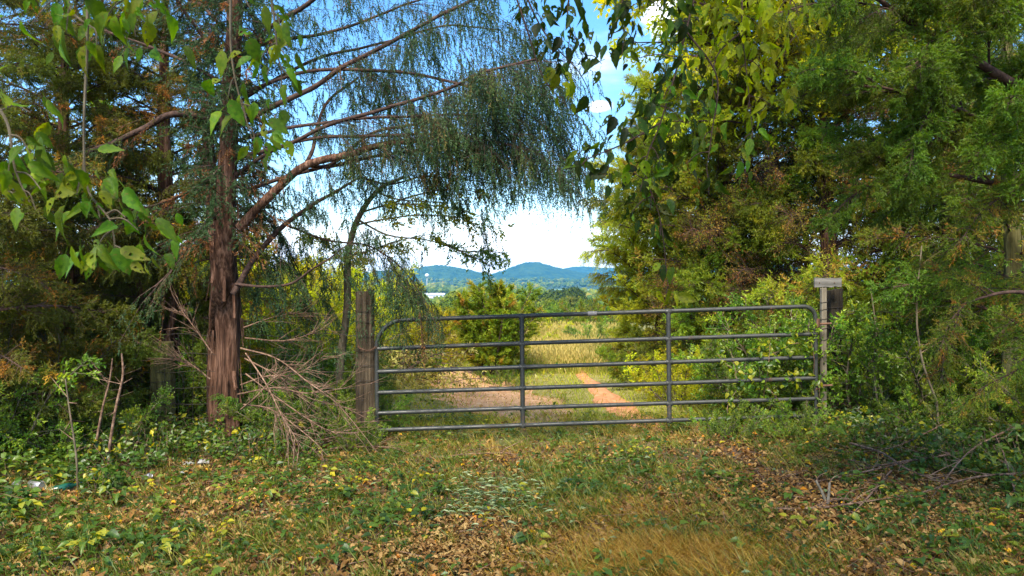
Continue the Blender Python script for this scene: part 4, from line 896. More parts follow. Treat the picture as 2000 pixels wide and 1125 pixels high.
FB = [([(2020, 850, .16), (1930, 890, .14), (1850, 915, .10), (1760, 925, .08), (1650, 932, .02)], [.017, .012, .005], 'long crooked branch arching in from the right edge'),
      ([(1660, 890, .1), (1720, 915, .12), (1770, 945, .10), (1850, 960, .03)], [.012, .009, .004], 'dark branch crossing under the long crooked one'),
      ([(1560, 952, 0), (1660, 945, .05), (1800, 925, .10), (1960, 905, .12)], [.009, .007, .003], 'long straight pale twig across the right brush'),
      ([(1500, 1000, 0), (1600, 1003, .02), (1700, 995, .04), (1800, 985, .06)], [.009, .007, .003], 'low reddish stick along the leaf litter at right'),
      ([(2010, 955, .1), (1900, 965, .10), (1780, 985, .04), (1650, 1010, 0)], [.010, .007, .003], 'thin branch sloping down to the left in the right brush'),
      ([(1740, 940, .06), (1700, 985, .05), (1660, 1015, 0)], [.009, .007, .004], 'short forked twig lying in the right brush'),
      ([(2010, 830, .20), (1975, 845, .2), (1950, 850, .15)], [.014, .011, .006], 'pale stub poking in at the right edge'),
      ([(1990, 1000, .02), (1960, 930, .15), (1930, 880, .28)], [.006, .005, .003], 'thin twig standing up at the right edge'),
      ([(745, 832, .12), (690, 862, .10), (630, 880, .05), (580, 888, .0)], [.017, .013, .006], 'reddish fallen limb below the left gatepost'),
      ([(590, 893, .0), (660, 886, .04), (750, 886, .05), (800, 894, .03)], [.012, .009, .004], 'straight fallen stick pointing right under the gatepost'),
      ([(850, 898, .0), (920, 896, .03), (985, 892, .02)], [.009, .008, .004], 'thin reddish stick in the grass before the gate'),
      ([(500, 850, .1), (560, 840, .15), (620, 845, .10), (680, 835, .1)], [.02, .015, .008], 'thick brown log piece behind the dead twigs'),
      ([(150, 925, .1), (180, 950, .08), (215, 975, .02)], [.007, .006, .004], 'curved red-brown twig over the litter'),
      ([(1850, 880, .25), (1740, 905, .12), (1630, 900, .06)], [.008, .006, .003], 'thin branch high on the right brush heap'),
      ([(2010, 890, .3), (1900, 930, .2), (1820, 990, .05)], [.009, .007, .003], 'thin branch steeply crossing the right brush heap')]
for pts, rad, lab in FB: fallen(pts, rad, lab)
for (p0, p1, lab) in [((1605, 945), (1617, 990), 'pale cut stub, left of the pair in the right brush'), ((1632, 938), (1615, 995), 'pale cut stub, right of the pair in the right brush')]:
    a = G(p1[0], p1[1], .0); bb = a + np.array([(p0[0] - p1[0]) / F * a[1] + .01, .12, .15]); r = root('cut_stub', a, lab, 'branch')
    b = Buf(); tube(b, curve([a, (a + bb) / 2 + .004, bb], 8), [.012, .010, .008], 8, .5, .05); b.build('stem', M['stake'], r, smooth=True)
    b = Buf(); tube(b, curve([bb, bb + [.03, .02, .03], bb + [.08, .03, .05]], 6), [.005, .002], 5); b.build('twig', M['dead_twig'], r)

# brush pile behind the gate at left
def brush():
    c = ground(-1.75, 12.2); r = root('brush_pile', c, 'heap of cut dry branches with pale wilted leaves behind the left half of the gate', 'brush pile')
    for k in range(60):
        a = uni(0, 6.28); s = c + np.array([rng.normal() * .6, rng.normal() * .7, uni(0, .45)]); d = np.array([math.cos(a), math.sin(a) * .7, uni(-.1, .45)]); l = uni(.4, 1.0)
        p = curve([s, s + d * l * .5 + rv(1)[0] * .05, s + d * l + rv(1)[0] * .1 - UP * .1], 8); p[:, 2] = np.maximum(p[:, 2], hf(p[:, 0], p[:, 1]) + .02)
        b = Buf(); tube(b, p, [.010, .007, .003], 5, .5); n = 5; i = rng.integers(2, 7, n)
        spray(b, p[i], unit(rv(n) + [0, 0, .3]), uni(.1, .35, n), 5, .12, 4, .075, .026, .5, uni(.1, .95, n), 'kite', .2, 1, 0)
        b.build('branch', [M['dead_twig'], M['dry_leaf'] if k % 3 else M['weed']], r)
brush()

# ------------------------------------------------------------------ litter
def can(px, py, axis, label, mat='can', s=1.0):
    c = G(px, py, .04); r = root('drinks_can', c, label, 'can'); ax = unit(np.array(axis, float)) * .06 * s
    b = Buf(); R = .033 * s
    p = np.array([c - ax, c - ax * .97, c - ax * .86, c + ax * .82, c + ax * .93, c + ax * .97, c + ax]); tube(b, p, 1, 20, cap=False); b = Buf()
    t = [(-1, .74), (-.97, .78), (-.88, 1), (.80, 1), (.93, .84), (.97, .80), (1, .78)]
    pp = np.array([c + ax * q[0] for q in t]); nn = unit(ax); u = unit(np.cross(nn, [0.1, .2, 1])); w = np.cross(nn, u); a = np.linspace(0, 2 * math.pi, 20, endpoint=False)
    v = np.array([[pp[k] + (u * math.cos(x) + w * math.sin(x)) * R * t[k][1] for x in a] for k in range(7)])
    i = np.arange(6)[:, None] * 20; j = np.arange(20)[None]; j2 = (j + 1) % 20; b.add(v, np.stack([i + j, i + j2, i + 20 + j2, i + 20 + j], -1).reshape(-1, 4), .5)
    b.build('body', M[mat], r, smooth=True)
    for e, sg in ((0, 1), (6, -1)):
        b = Buf(); cc = pp[e] + nn * .004 * sg; ring = v[e]; inner = cc + (ring - pp[e]) * .86
        b.add(np.vstack([ring, inner]), [[q, (q + 1) % 20, 20 + (q + 1) % 20, 20 + q] for q in range(20)], .5)
        b.add(np.vstack([inner, cc[None]]), [[q, (q + 1) % 20, 20] for q in range(20)], .5); b.build('end', M[mat], r)
can(74, 880, (.45, -1, .25), 'shiny silver can facing the camera among leaves at far left', 'can', 1.25)
can(72, 958, (.9, -.5, .05), 'dull grey can lying in front of the shiny one', 'can_dull', 1.35)
can(34, 955, (.4, -.9, .1), 'dull can beside the picture\'s left edge', 'can_dull', 1.0)
can(288, 940, (.8, -.4, .4), 'crushed pale can below the mossy post', 'can_dull', .8)
def bottle(px, py, ax, label, mat, s=1.0):
    c = G(px, py, .04); r = root('glass_bottle', c, label, 'bottle'); ax = unit(np.array(ax, float))
    t = [(-.11, .002), (-.11, .03), (-.10, .034), (.03, .034), (.055, .028), (.075, .014), (.12, .012), (.122, .015), (.135, .015), (.135, .003)]
    b = Buf(); pp = np.array([c + ax * q[0] * s for q in t]); nn = ax; u = unit(np.cross(nn, [0.1, .2, 1])); w = np.cross(nn, u); a = np.linspace(0, 2 * math.pi, 18, endpoint=False)
    v = np.array([[pp[k] + (u * math.cos(x) + w * math.sin(x)) * s * t[k][1] for x in a] for k in range(len(t))]); i = np.arange(len(t) - 1)[:, None] * 18; j = np.arange(18)[None]; j2 = (j + 1) % 18
    b.add(v, np.stack([i + j, i + j2, i + 18 + j2, i + 18 + j], -1).reshape(-1, 4), .5); b.build('body', M[mat], r, smooth=True)
bottle(125, 962, (.85, .5, .15), 'dark green glass bottle lying right of the dull can', 'glass')
bottle(40, 875, (.7, .7, .3), 'pale greenish bottle left of the shiny can', 'glass_clear', .9)
def paper(px, py, s, label):
    c = G(px, py, .02); r = bpy.data.objects; b = Buf(); n = 7; X, Yy = np.meshgrid(np.linspace(-1, 1, n), np.linspace(-1, 1, n))
    Z = rng.normal(size=X.shape) * .22 + .3; v = np.stack([X * s + rng.normal(size=X.shape) * s * .12, Yy * s * .6, Z * s + s * .1], -1) + c
    i = np.arange(n - 1)[:, None] * n; j = np.arange(n - 1)[None]; b.add(v, np.stack([i + j, i + j + 1, i + n + j + 1, i + n + j], -1).reshape(-1, 4), .5)
    o = b.build('crumpled_wrapper', M['paper']); tag(o, label, 'wrapper')
paper(370, 912, .05, 'crumpled white wrapper left of the pair near the cedar foot')
paper(398, 911, .055, 'crumpled white wrapper nearest the cedar foot')
paper(352, 930, .035, 'small white scrap just below the pair of wrappers')

# ------------------------------------------------------------------ ground cover
def pts_ground(n, y0, y1, wide=.78, pw=1.0, margin=.7):
    y = y0 + (y1 - y0) * rng.random(n) ** pw; x = (rng.random(n) * 2 - 1) * (wide * y + margin); return x, y
def gp(px, py): g_ = G(px, py); return g_[0], g_[1]
def near(x, y, cx, cy, rx, ry): return np.exp(-(((x - cx) / rx) ** 2 + ((y - cy) / ry) ** 2))
ST = [(*gp(1320, 1095), .5, .26), (*gp(1225, 1010), .5, .4), (*gp(1060, 1120), .4, .2), (*gp(620, 1075), .5, .3), (*gp(1000, 890), .7, .5)]
def track(x, y):
    v = 0
    for pa in ([(900, 1120), (950, 980), (990, 880), (1010, 850)], [(1700, 1120), (1560, 960), (1420, 870), (1380, 845)]):
        g_ = [gp(*q) for q in pa]; g_.sort(key=lambda q: q[1]); xc = np.interp(y, [q[1] for q in g_], [q[0] for q in g_]); v = v + np.exp(-((x - xc - .08 * nz(x, y, 5, 3)) / .24) ** 2)
    return v
def straw_mask(x, y): return sum(near(x, y, *s) for s in ST)
def litter():
    b = Buf(); n = 52000; x, y = pts_ground(n, 3.3, 9.2, pw=1.15)
    keep = rng.random(n) < np.clip(.62 + .5 * nz(x, y, 3, 1.2) + .3 * (np.abs(x) > 1.5) - .5 * sstep(7.0, 9, y) * (np.abs(x - .7) < 2.2), .12, 1); x, y = x[keep], y[keep]; n = len(x)
    p = np.stack([x, y, hf(x, y) + uni(.002, .035, n)], -1); d = rv(n) * np.array([1, 1, .22]); L = uni(.026, .074, n)
    t = np.clip(uni(.0, .78, n), 0, .85); rare = rng.random(n); t = np.where(rare < .035, uni(.86, 1, n), t)
    leaves(b, p, d, L, L * uni(.4, .75, n), t, 'kite', nrm=unit(UP + rv(n) * .55), bend=2.2)
    n = 5000; x, y = pts_ground(n, 3.3, 6.3, pw=1.1); p = np.stack([x, y, hf(x, y) + uni(.01, .04, n)], -1); L = uni(.03, .062, n)
    t = np.where(rng.random(n) < .05, uni(.86, 1, n), uni(.15, .78, n))
    leaves(b, p, rv(n) * [1, 1, .3], L, L * uni(.45, .8, n), t, 'leaf', nrm=unit(UP + rv(n) * .5), bend=1.8)
    n = 2600; cx, cy = gp(900, 1085); x = cx + rng.normal(size=n) * .30; y = cy + rng.normal(size=n) * .24
    x[1300:] += gp(1790, 1010)[0] - cx; y[1300:] += gp(1790, 1010)[1] - cy; x[1300:] += rng.normal(size=1300) * .5; y[1300:] += rng.normal(size=1300) * .35
    p = np.stack([x, y, hf(x, y) + uni(.02, .06, n)], -1); L = uni(.02, .046, n)
    leaves(b, p, rv(n) * [1, 1, .35], L, L * uni(.45, .8, n), uni(.4, .84, n), 'leaf', nrm=unit(UP + rv(n) * .6), bend=2)
    b.build('leaf_litter', M['litter'], kind='stuff', label='brown dead leaves carpeting the ground in front of the gate')
litter()
def twigs():
    b = Buf(); n = 3800; x, y = pts_ground(n, 3.3, 9.0); a = uni(0, 6.28, n); l = uni(.04, .28, n)
    A = np.stack([x, y, hf(x, y) + uni(.005, .05, n)], -1); B = A + np.stack([np.cos(a) * l, np.sin(a) * l, uni(-.1, .2, n) * l], -1); B[:, 2] = np.maximum(B[:, 2], hf(B[:, 0], B[:, 1]) + .005)
    segs(b, A, B, uni(.0012, .0035, n), .001); b.build('fallen_twigs', M['dead_twig'], kind='stuff', label='loose dry twigs scattered over the leaf litter')
twigs()
def weeds():
    b = Buf()
    x, y = pts_ground(6400, 3.3, 9.4, pw=1.05)
    w = .42 + .55 * nz(x, y, 7, 1.3) + .5 * sstep(2.6, 4.2, np.abs(x)) + .35 * near(x, y, *gp(640, 950), .9, .9) - track(x, y) * .55 - straw_mask(x, y) * .6 - .8 * near(x, y, *gp(900, 1100), .5, .3)
    k = rng.random(len(x)) < np.clip(w, .06, 1)
    for (qx, qy) in ((74, 880), (72, 958), (34, 955), (288, 940), (125, 962), (40, 875), (370, 912), (398, 911)):
        ax, ay = gp(qx, qy); k &= ~((np.abs(x - ax * y / ay) < .16) & (y < ay + .1) & (y > ay - .5))
    x, y = x[k], y[k]
    n = len(x); m = rng.integers(4, 10, n); i = np.repeat(np.arange(n), m); K = len(i)
    ht = uni(.02, .13, n) * (1 + .8 * sstep(2.8, 4.5, np.abs(x))); sz = uni(.026, .068, n) * (1 + .35 * sstep(2.5, 4.2, -x)); base_t = np.where(rng.random(n) < .05, uni(.8, 1, n), uni(.0, .62, n))
    a = uni(0, 6.28, K); rad = uni(.0, .09, K); tip = np.stack([x[i] + np.cos(a) * rad, y[i] + np.sin(a) * rad, hf(x[i], y[i]) + ht[i] * uni(.5, 1.15, K)], -1)
    gb = np.stack([x[i], y[i], hf(x[i], y[i])], -1); segs(b, gb, tip, .0016, .0010, .35)
    d = np.stack([np.cos(a), np.sin(a), uni(-.35, .35, K)], -1); L = sz[i] * uni(.7, 1.25, K)
    t = base_t[i] + rng.normal(size=K) * .06; nr = unit(UP + rv(K) * .45); nearm = tip[:, 1] < 6.3
    leaves(b, tip[nearm], d[nearm], L[nearm], (L * .72)[nearm], t[nearm], 'leaf', nrm=nr[nearm]); f = ~nearm
    leaves(b, tip[f], d[f], L[f] * 1.1, (L * .75)[f], t[f], 'kite', nrm=nr[f])
    b.build('ground_weeds', M['weed'], kind='stuff', label='low green broad-leaved weeds growing through the dead leaves')
weeds()
def blades(b, x, y, ht, wd, tint, lean=.55, shape='blade'):
    n = len(x); a = uni(0, 6.28, n); d = np.stack([np.cos(a) * lean * uni(.2, 1.4, n), np.sin(a) * lean * uni(.2, 1.4, n), np.ones(n)], -1)
    p = np.stack([x, y, hf(x, y) - .004], -1); leaves(b, p, d, ht, wd, tint, shape, nrm=unit(np.stack([-np.sin(a), np.cos(a), .2 * a], -1) + rv(n) * .3), bend=2.0)
def grass():
    b = Buf(); x, y = pts_ground(8500, 3.3, 9.6, wide=.7, margin=.3)
    w = .32 + .5 * nz(x, y, 12, 1.0) + .4 * sstep(3, 1.2, np.abs(x - .3)) + .6 * near(x, y, *gp(1060, 950), .7, .8) + .4 * near(x, y, *gp(60, 1090), .7, .6) + .5 * sstep(7.2, 8.6, y) - .6 * track(x, y)
    k = rng.random(len(x)) < np.clip(w, .03, 1); x, y = x[k], y[k]; n = len(x); m = 15; i = np.repeat(np.arange(n), m); K = len(i)
    t0 = np.where(rng.random(n) < .3, uni(.65, .98, n), uni(.05, .6, n)) + .2 * sstep(7, 9, y); h = uni(.05, .16, n) * (1 + .2 * near(x, y, *gp(1060, 950), .7, .8))
    blades(b, x[i] + rng.normal(size=K) * .035, y[i] + rng.normal(size=K) * .035, h[i] * uni(.5, 1.2, K), uni(.003, .007, K), t0[i] + rng.normal(size=K) * .08, .8)
    b.build('grass', M['grass'], kind='stuff', label='thin green and drying grass in front of the gate')
grass()
def straw():
    b = Buf()
    for (cx, cy, rx, ry), n, h in zip(ST, (17000, 3500, 1200, 900, 700), (.13, .10, .07, .07, .08)):
        wd_ = np.where(rng.random(n) < .3, 2.1, 1.0); x = cx + rng.normal(size=n) * rx * .55 * wd_; y = cy + rng.normal(size=n) * ry * .6 * wd_
        blades(b, x, y, uni(.4, 1.3, n) * h, uni(.002, .0045, n), uni(0, 1, n), 1.6)
    b.build('dry_grass', M['straw'], kind='stuff', label='flattened orange-brown dry grass tufts in the foreground')
straw()
def pale():
    b = Buf(); n = 420; cx, cy = gp(965, 975); x = cx + rng.normal(size=n) * .22 + .1 * np.sin(np.arange(n)); y = cy + rng.normal(size=n) * .42; p = np.stack([x, y, hf(x, y) + uni(.045, .09, n)], -1)
    a = uni(-.5, .5, n) + np.where(rng.random(n) < .5, 0, 3.14); L = uni(.03, .075, n)
    leaves(b, p, np.stack([np.cos(a), np.sin(a) * .6, uni(-.1, .15, n)], -1), L, L * uni(.2, .4, n), uni(0, .8, n), 'leaf', nrm=unit(UP + rv(n) * .35))
    n = 900; x, y = pts_ground(n, 3.6, 8.6, wide=.6); p = np.stack([x, y, hf(x, y) + uni(.02, .06, n)], -1); L = uni(.025, .06, n)
    leaves(b, p, rv(n) * [1, 1, .3], L, L * .5, uni(0, .7, n), 'kite', nrm=unit(UP + rv(n) * .5))
    b.build('wilted_leaves', M['pale_leaf'], kind='stuff', label='pale wilted cut leaves lying flat on the track before the gate')
pale()
def field():
    b = Buf(); n = 64000; x, y = pts_ground(n, 8.9, 26, wide=.5, pw=1.25, margin=1.5)
    bare = near(x, y, 1.42, 11.3, .24, 3.0) * 1.1 + near(x, y, -.25, 11.2, .8, 1.9) * .95 + near(x, y, .8, 15.5, .35, 3) * .5
    k = rng.random(n) > np.clip(bare * (1 + .5 * nz(x, y, 6, 4.0)), 0, .93); x, y = x[k], y[k]; n = len(x)
    t = .50 + .28 * nz(x, y, 9, .9) + rng.normal(size=n) * .13; blades(b, x, y, uni(.04, .13, n) * (1 + .04 * (y - 9)), uni(.006, .012, n) * (y / 11), t, .7)
    b.build('field_grass', M['field_grass'], kind='stuff', label='short mown grass on the field behind the gate')
    b = Buf(); n = 22000; x = rng.normal(size=n) * 1.5 + 1.0; y = uni(14.0, 25, n); x = x * (y / 20); k = np.abs(x / y - .06) < .085; x, y = x[k], y[k]; n = len(x)
    h = uni(.12, .36, n); t = uni(.0, .5, n) + .45 * (rng.random(n) < .5); blades(b, x, y, h, uni(.010, .018, n), t, .25)
    m = rng.random(n) < .35; p = np.stack([x[m], y[m], hf(x[m], y[m]) + h[m] * .95], -1); leaves(b, p, UP + rv(m.sum()) * .5, .12, .03, .9, 'kite')
    b.build('tall_grass', M['tallgrass'], kind='stuff', label='tall tan seeding grass at the far end of the track')
    b = Buf(); n = 9000; x, y = pts_ground(n, 9, 20, wide=.4, margin=1.5); k = rng.random(n) < np.clip(.25 + .6 * nz(x, y, 5, .8), .02, 1) * (1 - np.clip(near(x, y, 1.42, 11.3, .35, 3.5) * 1.4 + near(x, y, -.25, 11.2, .6, 1.9), 0, 1)); x, y = x[k], y[k]; n = len(x)
    p = np.stack([x, y, hf(x, y) + uni(.02, .2, n)], -1); leaves(b, p, rv(n), uni(.04, .09, n), uni(.02, .045, n), uni(.2, 1, n), 'kite')
    b.build('field_weeds', M['weed'], kind='stuff', label='broad-leaved weeds growing across the field behind the gate')
    b = Buf(); n = 3000; x = rng.normal(size=n) * .5 - .3; y = 11.2 + rng.normal(size=n) * 1.3; blades(b, x, y, uni(.03, .1, n), uni(.004, .009, n), uni(0, 1, n), 2.0)
    b.build('mown_straw', M['straw'], kind='stuff', label='mown straw lying over the tan bare earth')
field()
def sides():
    """knee-high tangle under the fences at both sides"""
    for (x0, x1, y0, y1, n, lab, nm, h0) in [(-7.5, -2.0, 7.2, 8.9, 1500, 'tangle of leafy vines under the fence at left', 'vine_tangle', .35), (3.4, 7.5, 5.9, 8.8, 1700, 'tangle of leafy vines under the fence at right', 'vine_tangle', .32),
                                         (-6, -3.3, 4.7, 7.2, 900, 'leafy ground vines round the litter at left', 'ground_vine', .25)]:
        b = Buf(); x = uni(x0, x1, n); y = uni(y0, y1, n)
        kp = np.ones(n, bool)
        for (qx, qy) in ((74, 880), (72, 958), (34, 955), (288, 940), (125, 962), (40, 875), (370, 912), (398, 911)):
            ax, ay = gp(qx, qy); kp &= ~((np.abs(x - ax * y / ay) < .22) & (y < ay + .12) & (y > ay - 1.3))
        x, y = x[kp], y[kp]; n = len(x); m = 9; i = np.repeat(np.arange(n), m); K = len(i); h = uni(.05, h0, n) * (1 + .5 * nz(x, y, 2, 1.7)); a = uni(0, 6.28, n); ln = uni(.1, .35, n)
        u = uni(0, 1, K); tip = np.stack([x[i] + np.cos(a[i]) * ln[i] * u, y[i] + np.sin(a[i]) * ln[i] * u, hf(x[i], y[i]) + h[i] * (.2 + .8 * np.sin(u * 2.2))], -1) + rng.normal(size=(K, 3)) * .02
        A = np.stack([x, y, hf(x, y)], -1); Mi = A + np.stack([np.cos(a) * ln * .5, np.sin(a) * ln * .5, h], -1); E = A + np.stack([np.cos(a) * ln, np.sin(a) * ln, h * .8], -1)
        segs(b, A, Mi, .0022, .0016, .3, 1); segs(b, Mi, E, .0016, .001, .3, 1)
        bt = np.where(rng.random(n) < .07, uni(.78, 1, n), uni(.0, .6, n)); L = uni(.03, .07, K)
        leaves(b, tip, rv(K) * [1, 1, .6], L, L * uni(.55, .8, K), bt[i] + rng.normal(size=K) * .07, 'leaf' if y1 < 7.5 else 'kite', nrm=unit(UP * .7 + rv(K) * .7 + np.array([0, -.4, 0])))
        b.build(nm, [M['weed'], M['dead_twig']], kind='stuff', label=lab)
sides()

# ------------------------------------------------------------------ single weed plants that stand out
def leafmesh(name, mat, seed, holes=False, heart=False):
    R = random.Random(seed); b = Buf(); n = 9; rows = []
    for i in range(n + 1):
        t = i / n; w = (math.sin(math.pi * min(1, t ** (.68 if not heart else .5))) ** ((.95 + .12 * (seed % 4)) if not heart else .8)) * (.33 if heart else (.25, .19, .22, .17, .24, .20)[seed]) * (1 if t < .999 else 0)
        if 0 < i < n: w *= 1 + (.10 if i % 2 else -.06)
        zc = -(.12 + .10 * (seed % 4)) * t * t
        rows.append([(t, u * w, zc + abs(u) * w * .35 + .01 * math.sin(t * 9 + u * 3)) for u in (-1, -.5, 0, .5, 1)])
    v = np.array(rows).reshape(-1, 3); f = []
    for i in range(n):
        for j in range(4):
            if holes and R.random() < .16 and 1 < i < n - 1: continue
            f.append([i * 5 + j, (i + 1) * 5 + j, (i + 1) * 5 + j + 1, i * 5 + j + 1])
    tint = [min(1, max(0, .5 + R.gauss(0, .10) + (seed % 5 - 2) * .16)) for _ in f]
    b.add(v, f, tint); segs(b, np.array([[-.28, 0, .02]]), np.array([[0, 0, 0.]]), .012, .010, .6)
    return b.mesh(name, M[mat], smooth=True)
LM_ = {k: [leafmesh('leaf', k, s, holes=(s in (1, 4)), heart=(k == 'weed')) for s in range(6)] for k in ('leaf_near', 'leaf_over', 'leaf_bright', 'weed')}
def put_leaf(r, base, d, nrm, size, kind):
    d = unit(np.asarray(d, float)); s = unit(np.cross(nrm, d)); z = np.cross(d, s)
    m = Matrix(((d[0], s[0], z[0], 0), (d[1], s[1], z[1], 0), (d[2], s[2], z[2], 0), (0, 0, 0, 1)))
    loc = Vector([float(a) for a in base]) - Vector(r.location)
    sc = Matrix.Diagonal((size, size * random.uniform(.8, 1.2), size * random.uniform(.4, 2.2), 1))
    link('leaf', random.choice(LM_[kind]), r, mat=Matrix.Translation(loc) @ m @ sc)
WP = [(505, 985, .15, 9, 'broad green weed rosette right of the cedar foot'), (315, 880, .16, 8, 'yellow-green leafy seedling below the mossy post'), (395, 845, .35, 7, 'tall two-tone leafy weed left of the cedar trunk'),
      (225, 985, .16, 7, 'broad-leaved weed in front of the litter'), (110, 870, .30, 9, 'large dark-leaved plant above the shiny can'), (165, 900, .28, 9, 'heart-leaved vine right of the shiny can'),
      (40, 1000, .15, 7, 'light green weed at the lower left edge'), (300, 1100, .12, 9, 'rounded-leaf weed at the bottom left'), (175, 1095, .20, 8, 'pale spiky-leaved weed at the lower left'),
      (1755, 980, .06, 5, 'single broad-leaved weed in the right leaf litter'), (1640, 1045, .12, 7, 'weed clump under the right brush'), (1900, 1075, .14, 8, 'large-leaved weed at the lower right'), (1990, 1010, .2, 6, 'bright green big leaves at right edge'),
      (790, 990, .10, 7, 'small bright weed left of the wilted leaves'), (1460, 1080, .08, 6, 'small weed beside the dry grass mound'), (445, 880, .20, 5, 'small yellowing sprig at the cedar foot'),
      (1615, 880, .25, 9, 'yellow-green sprig in front of the pale stake'), (1840, 880, .22, 8, 'yellow-green weed below the mossy-trunked cedar'), (650, 1105, .1, 8, 'low round-leaved weed at bottom, left of centre'), (1040, 1075, .1, 7, 'low green weed at bottom centre'),
      (1925, 935, .22, 8, 'leafy weed in the right brush heap'), (20, 900, .32, 9, 'large green leaves at the far left edge')]
for (px, py, h, n, lab) in WP:
    g0 = G(px, py); r = root('weed_plant', g0, lab, 'plant')
    for k in range(n):
        a = k * 2.4 + random.random(); tip = g0 + np.array([math.cos(a) * h * .5, math.sin(a) * h * .5, h * random.uniform(.45, 1.1)])
        b = Buf(); tube(b, curve([g0, (g0 + tip) / 2 + UP * h * .15, tip], 6), [.003, .0018], 4, .3, cap=False); b.build('stalk', M['weed'], r)
        put_leaf(r, tip, (math.cos(a), math.sin(a) - .3, random.uniform(-.4, .15)), np.array([random.uniform(-.3, .3), -.45, 1.]), random.uniform(.055, .095) * (1.3 if h > .2 else 1), 'weed')

# ------------------------------------------------------------------ vines over the gate
def gate_vine():
    r = root('climbing_vine', ground(3.35, 8.45), 'leafy vine with round leaves climbing the right end of the gate', 'vine')
    STM = [[(1600, 830), (1585, 780), (1590, 700), (1575, 650), (1540, 640)], [(1560, 830), (1520, 780), (1480, 740), (1430, 720), (1400, 690)], [(1500, 835), (1490, 790), (1500, 720), (1505, 660)], [(1440, 835), (1420, 800), (1440, 760), (1460, 740)],
           [(1420, 840), (1400, 830), (1390, 835), (1375, 825)], [(1600, 700), (1560, 670), (1510, 690), (1470, 680)], [(1560, 820), (1530, 815), (1480, 825), (1430, 812)], [(1590, 820), (1600, 760), (1570, 730), (1540, 745)]]
    for k, pts in enumerate(STM):
        c = curve([P(p[0], p[1], 8.25 + (.09 if (k + q) % 2 else -.06)) for q, p in enumerate(pts)], 26); b = Buf(); tube(b, c, [.004, .0025], 4, .5, cap=False); b.build('stem', M['dead_twig'], r)
        for i in range(2, 26):
            for _ in range(3):
                base = c[i] + rv(1)[0] * .07
                put_leaf(r, base, rv(1)[0] * [1, .6, 1] + [0, 0, -.2], np.array([random.uniform(-.6, .6), -1, random.uniform(-.2, 1)]), random.uniform(.04, .085), random.choice(['weed', 'weed', 'leaf_bright', 'leaf_near']))
gate_vine()

# ------------------------------------------------------------------ near hanging branches with single leaves
def hanging(name, label, stems, clusters, Y, size, kinds, top=None):
    s0 = [P(p[0], p[1], Y) for p in stems[0]]; r = root(name, s0[0], label, 'branch')
    allp = []
    for pts in stems:
        c = curve([P(p[0], p[1], Y + (p[2] if len(p) > 2 else 0)) for p in pts], 30); allp.append(c)
        b = Buf(); tube(b, c, [.0045, .003, .0015], 5, .5, cap=False); b.build('twig', M['bark_grey'] if Y < 2.5 else M['bark_twig'], r)
    A = np.concatenate(allp)
    for (px, py, rx, ry, n, *k_) in clusters:
        c = P(px, py, Y); i = np.argmin(((A - c - [0, 0, .06]) ** 2).sum(1)); a0 = A[i]
        kd = k_[0] if k_ else None
        if np.linalg.norm(a0 - c) > .02:
            b = Buf(); tube(b, curve([a0, (a0 + c) / 2 + UP * .015, c], 8), [.0025, .0014], 4, .5, cap=False); b.build('twig', M['bark_grey'] if Y < 2.5 else M['bark_twig'], r)
        for _ in range(int(n * (1.18 if Y > 2.5 and n > 5 else 1))):
            dx, dz = rng.normal(), rng.normal(); base = c + np.array([dx * rx / F * Y * .62, rng.normal() * .10, dz * ry / F * Y * .62 + size * .4])
            d = np.array([dx * .45 + rng.normal() * .35, rng.normal() * .45, -1 + rng.normal() * .35])
            nr = np.array([rng.normal() * .7, -1, rng.normal() * .5 + .3]); put_leaf(r, base, d, nr, size * random.uniform(.5, 1.3), kd or random.choice(kinds))
YL = 1.9
hanging('leafy_branch', 'leafy branch hanging into the top left corner', [[(120, -60), (140, 20), (190, 60)], [(240, -60), (250, 20), (270, 60)]],
        [(60, 50, 55, 30, 8), (130, 60, 50, 35, 9), (200, 50, 40, 40, 8), (265, 70, 40, 45, 10), (270, 15, 45, 25, 7), (110, 10, 70, 25, 8), (190, 100, 25, 30, 4)], YL, .072, ['leaf_near'])
hanging('leafy_branch', 'leafy branch down the far left edge', [[(-60, 160), (10, 230), (30, 330), (60, 400)], [(-60, 300), (0, 360), (30, 380)]],
        [(60, 220, 40, 25, 7), (20, 270, 30, 35, 8), (60, 300, 35, 35, 8), (15, 350, 30, 35, 9), (80, 370, 30, 35, 7), (70, 410, 25, 30, 5), (5, 150, 25, 30, 4)], YL - .1, .072, ['leaf_near'])
hanging('leafy_branch', 'lowest leafy branch at left, hanging over the mossy post', [[(172, -60), (170, 100), (164, 260), (172, 370), (215, 430), (225, 490)]],
        [(160, 350, 35, 25, 7), (150, 380, 30, 30, 6), (195, 425, 40, 22, 8), (245, 425, 35, 30, 8), (270, 450, 18, 25, 4), (180, 505, 35, 18, 7), (225, 505, 35, 35, 12), (255, 520, 30, 25, 7)], YL, .070, ['leaf_near'])
hanging('leafy_branch', 'slender leafy vine hanging in front of the big cedar trunk', [[(452, -60), (450, 60), (455, 130), (468, 190), (492, 270)], [(520, -60), (535, 30), (545, 120), (565, 150)]],
        [(488, 15, 20, 12, 2), (530, 45, 25, 30, 7), (550, 60, 25, 30, 6), (505, 125, 35, 25, 9), (520, 150, 35, 25, 8), (550, 170, 25, 25, 5), (445, 192, 22, 12, 3), (480, 230, 30, 20, 7), (510, 235, 30, 25, 8), (500, 280, 28, 25, 7), (520, 300, 18, 15, 4), (565, 130, 20, 20, 4)], 2.2, .062, ['leaf_near'])
YR = 2.9
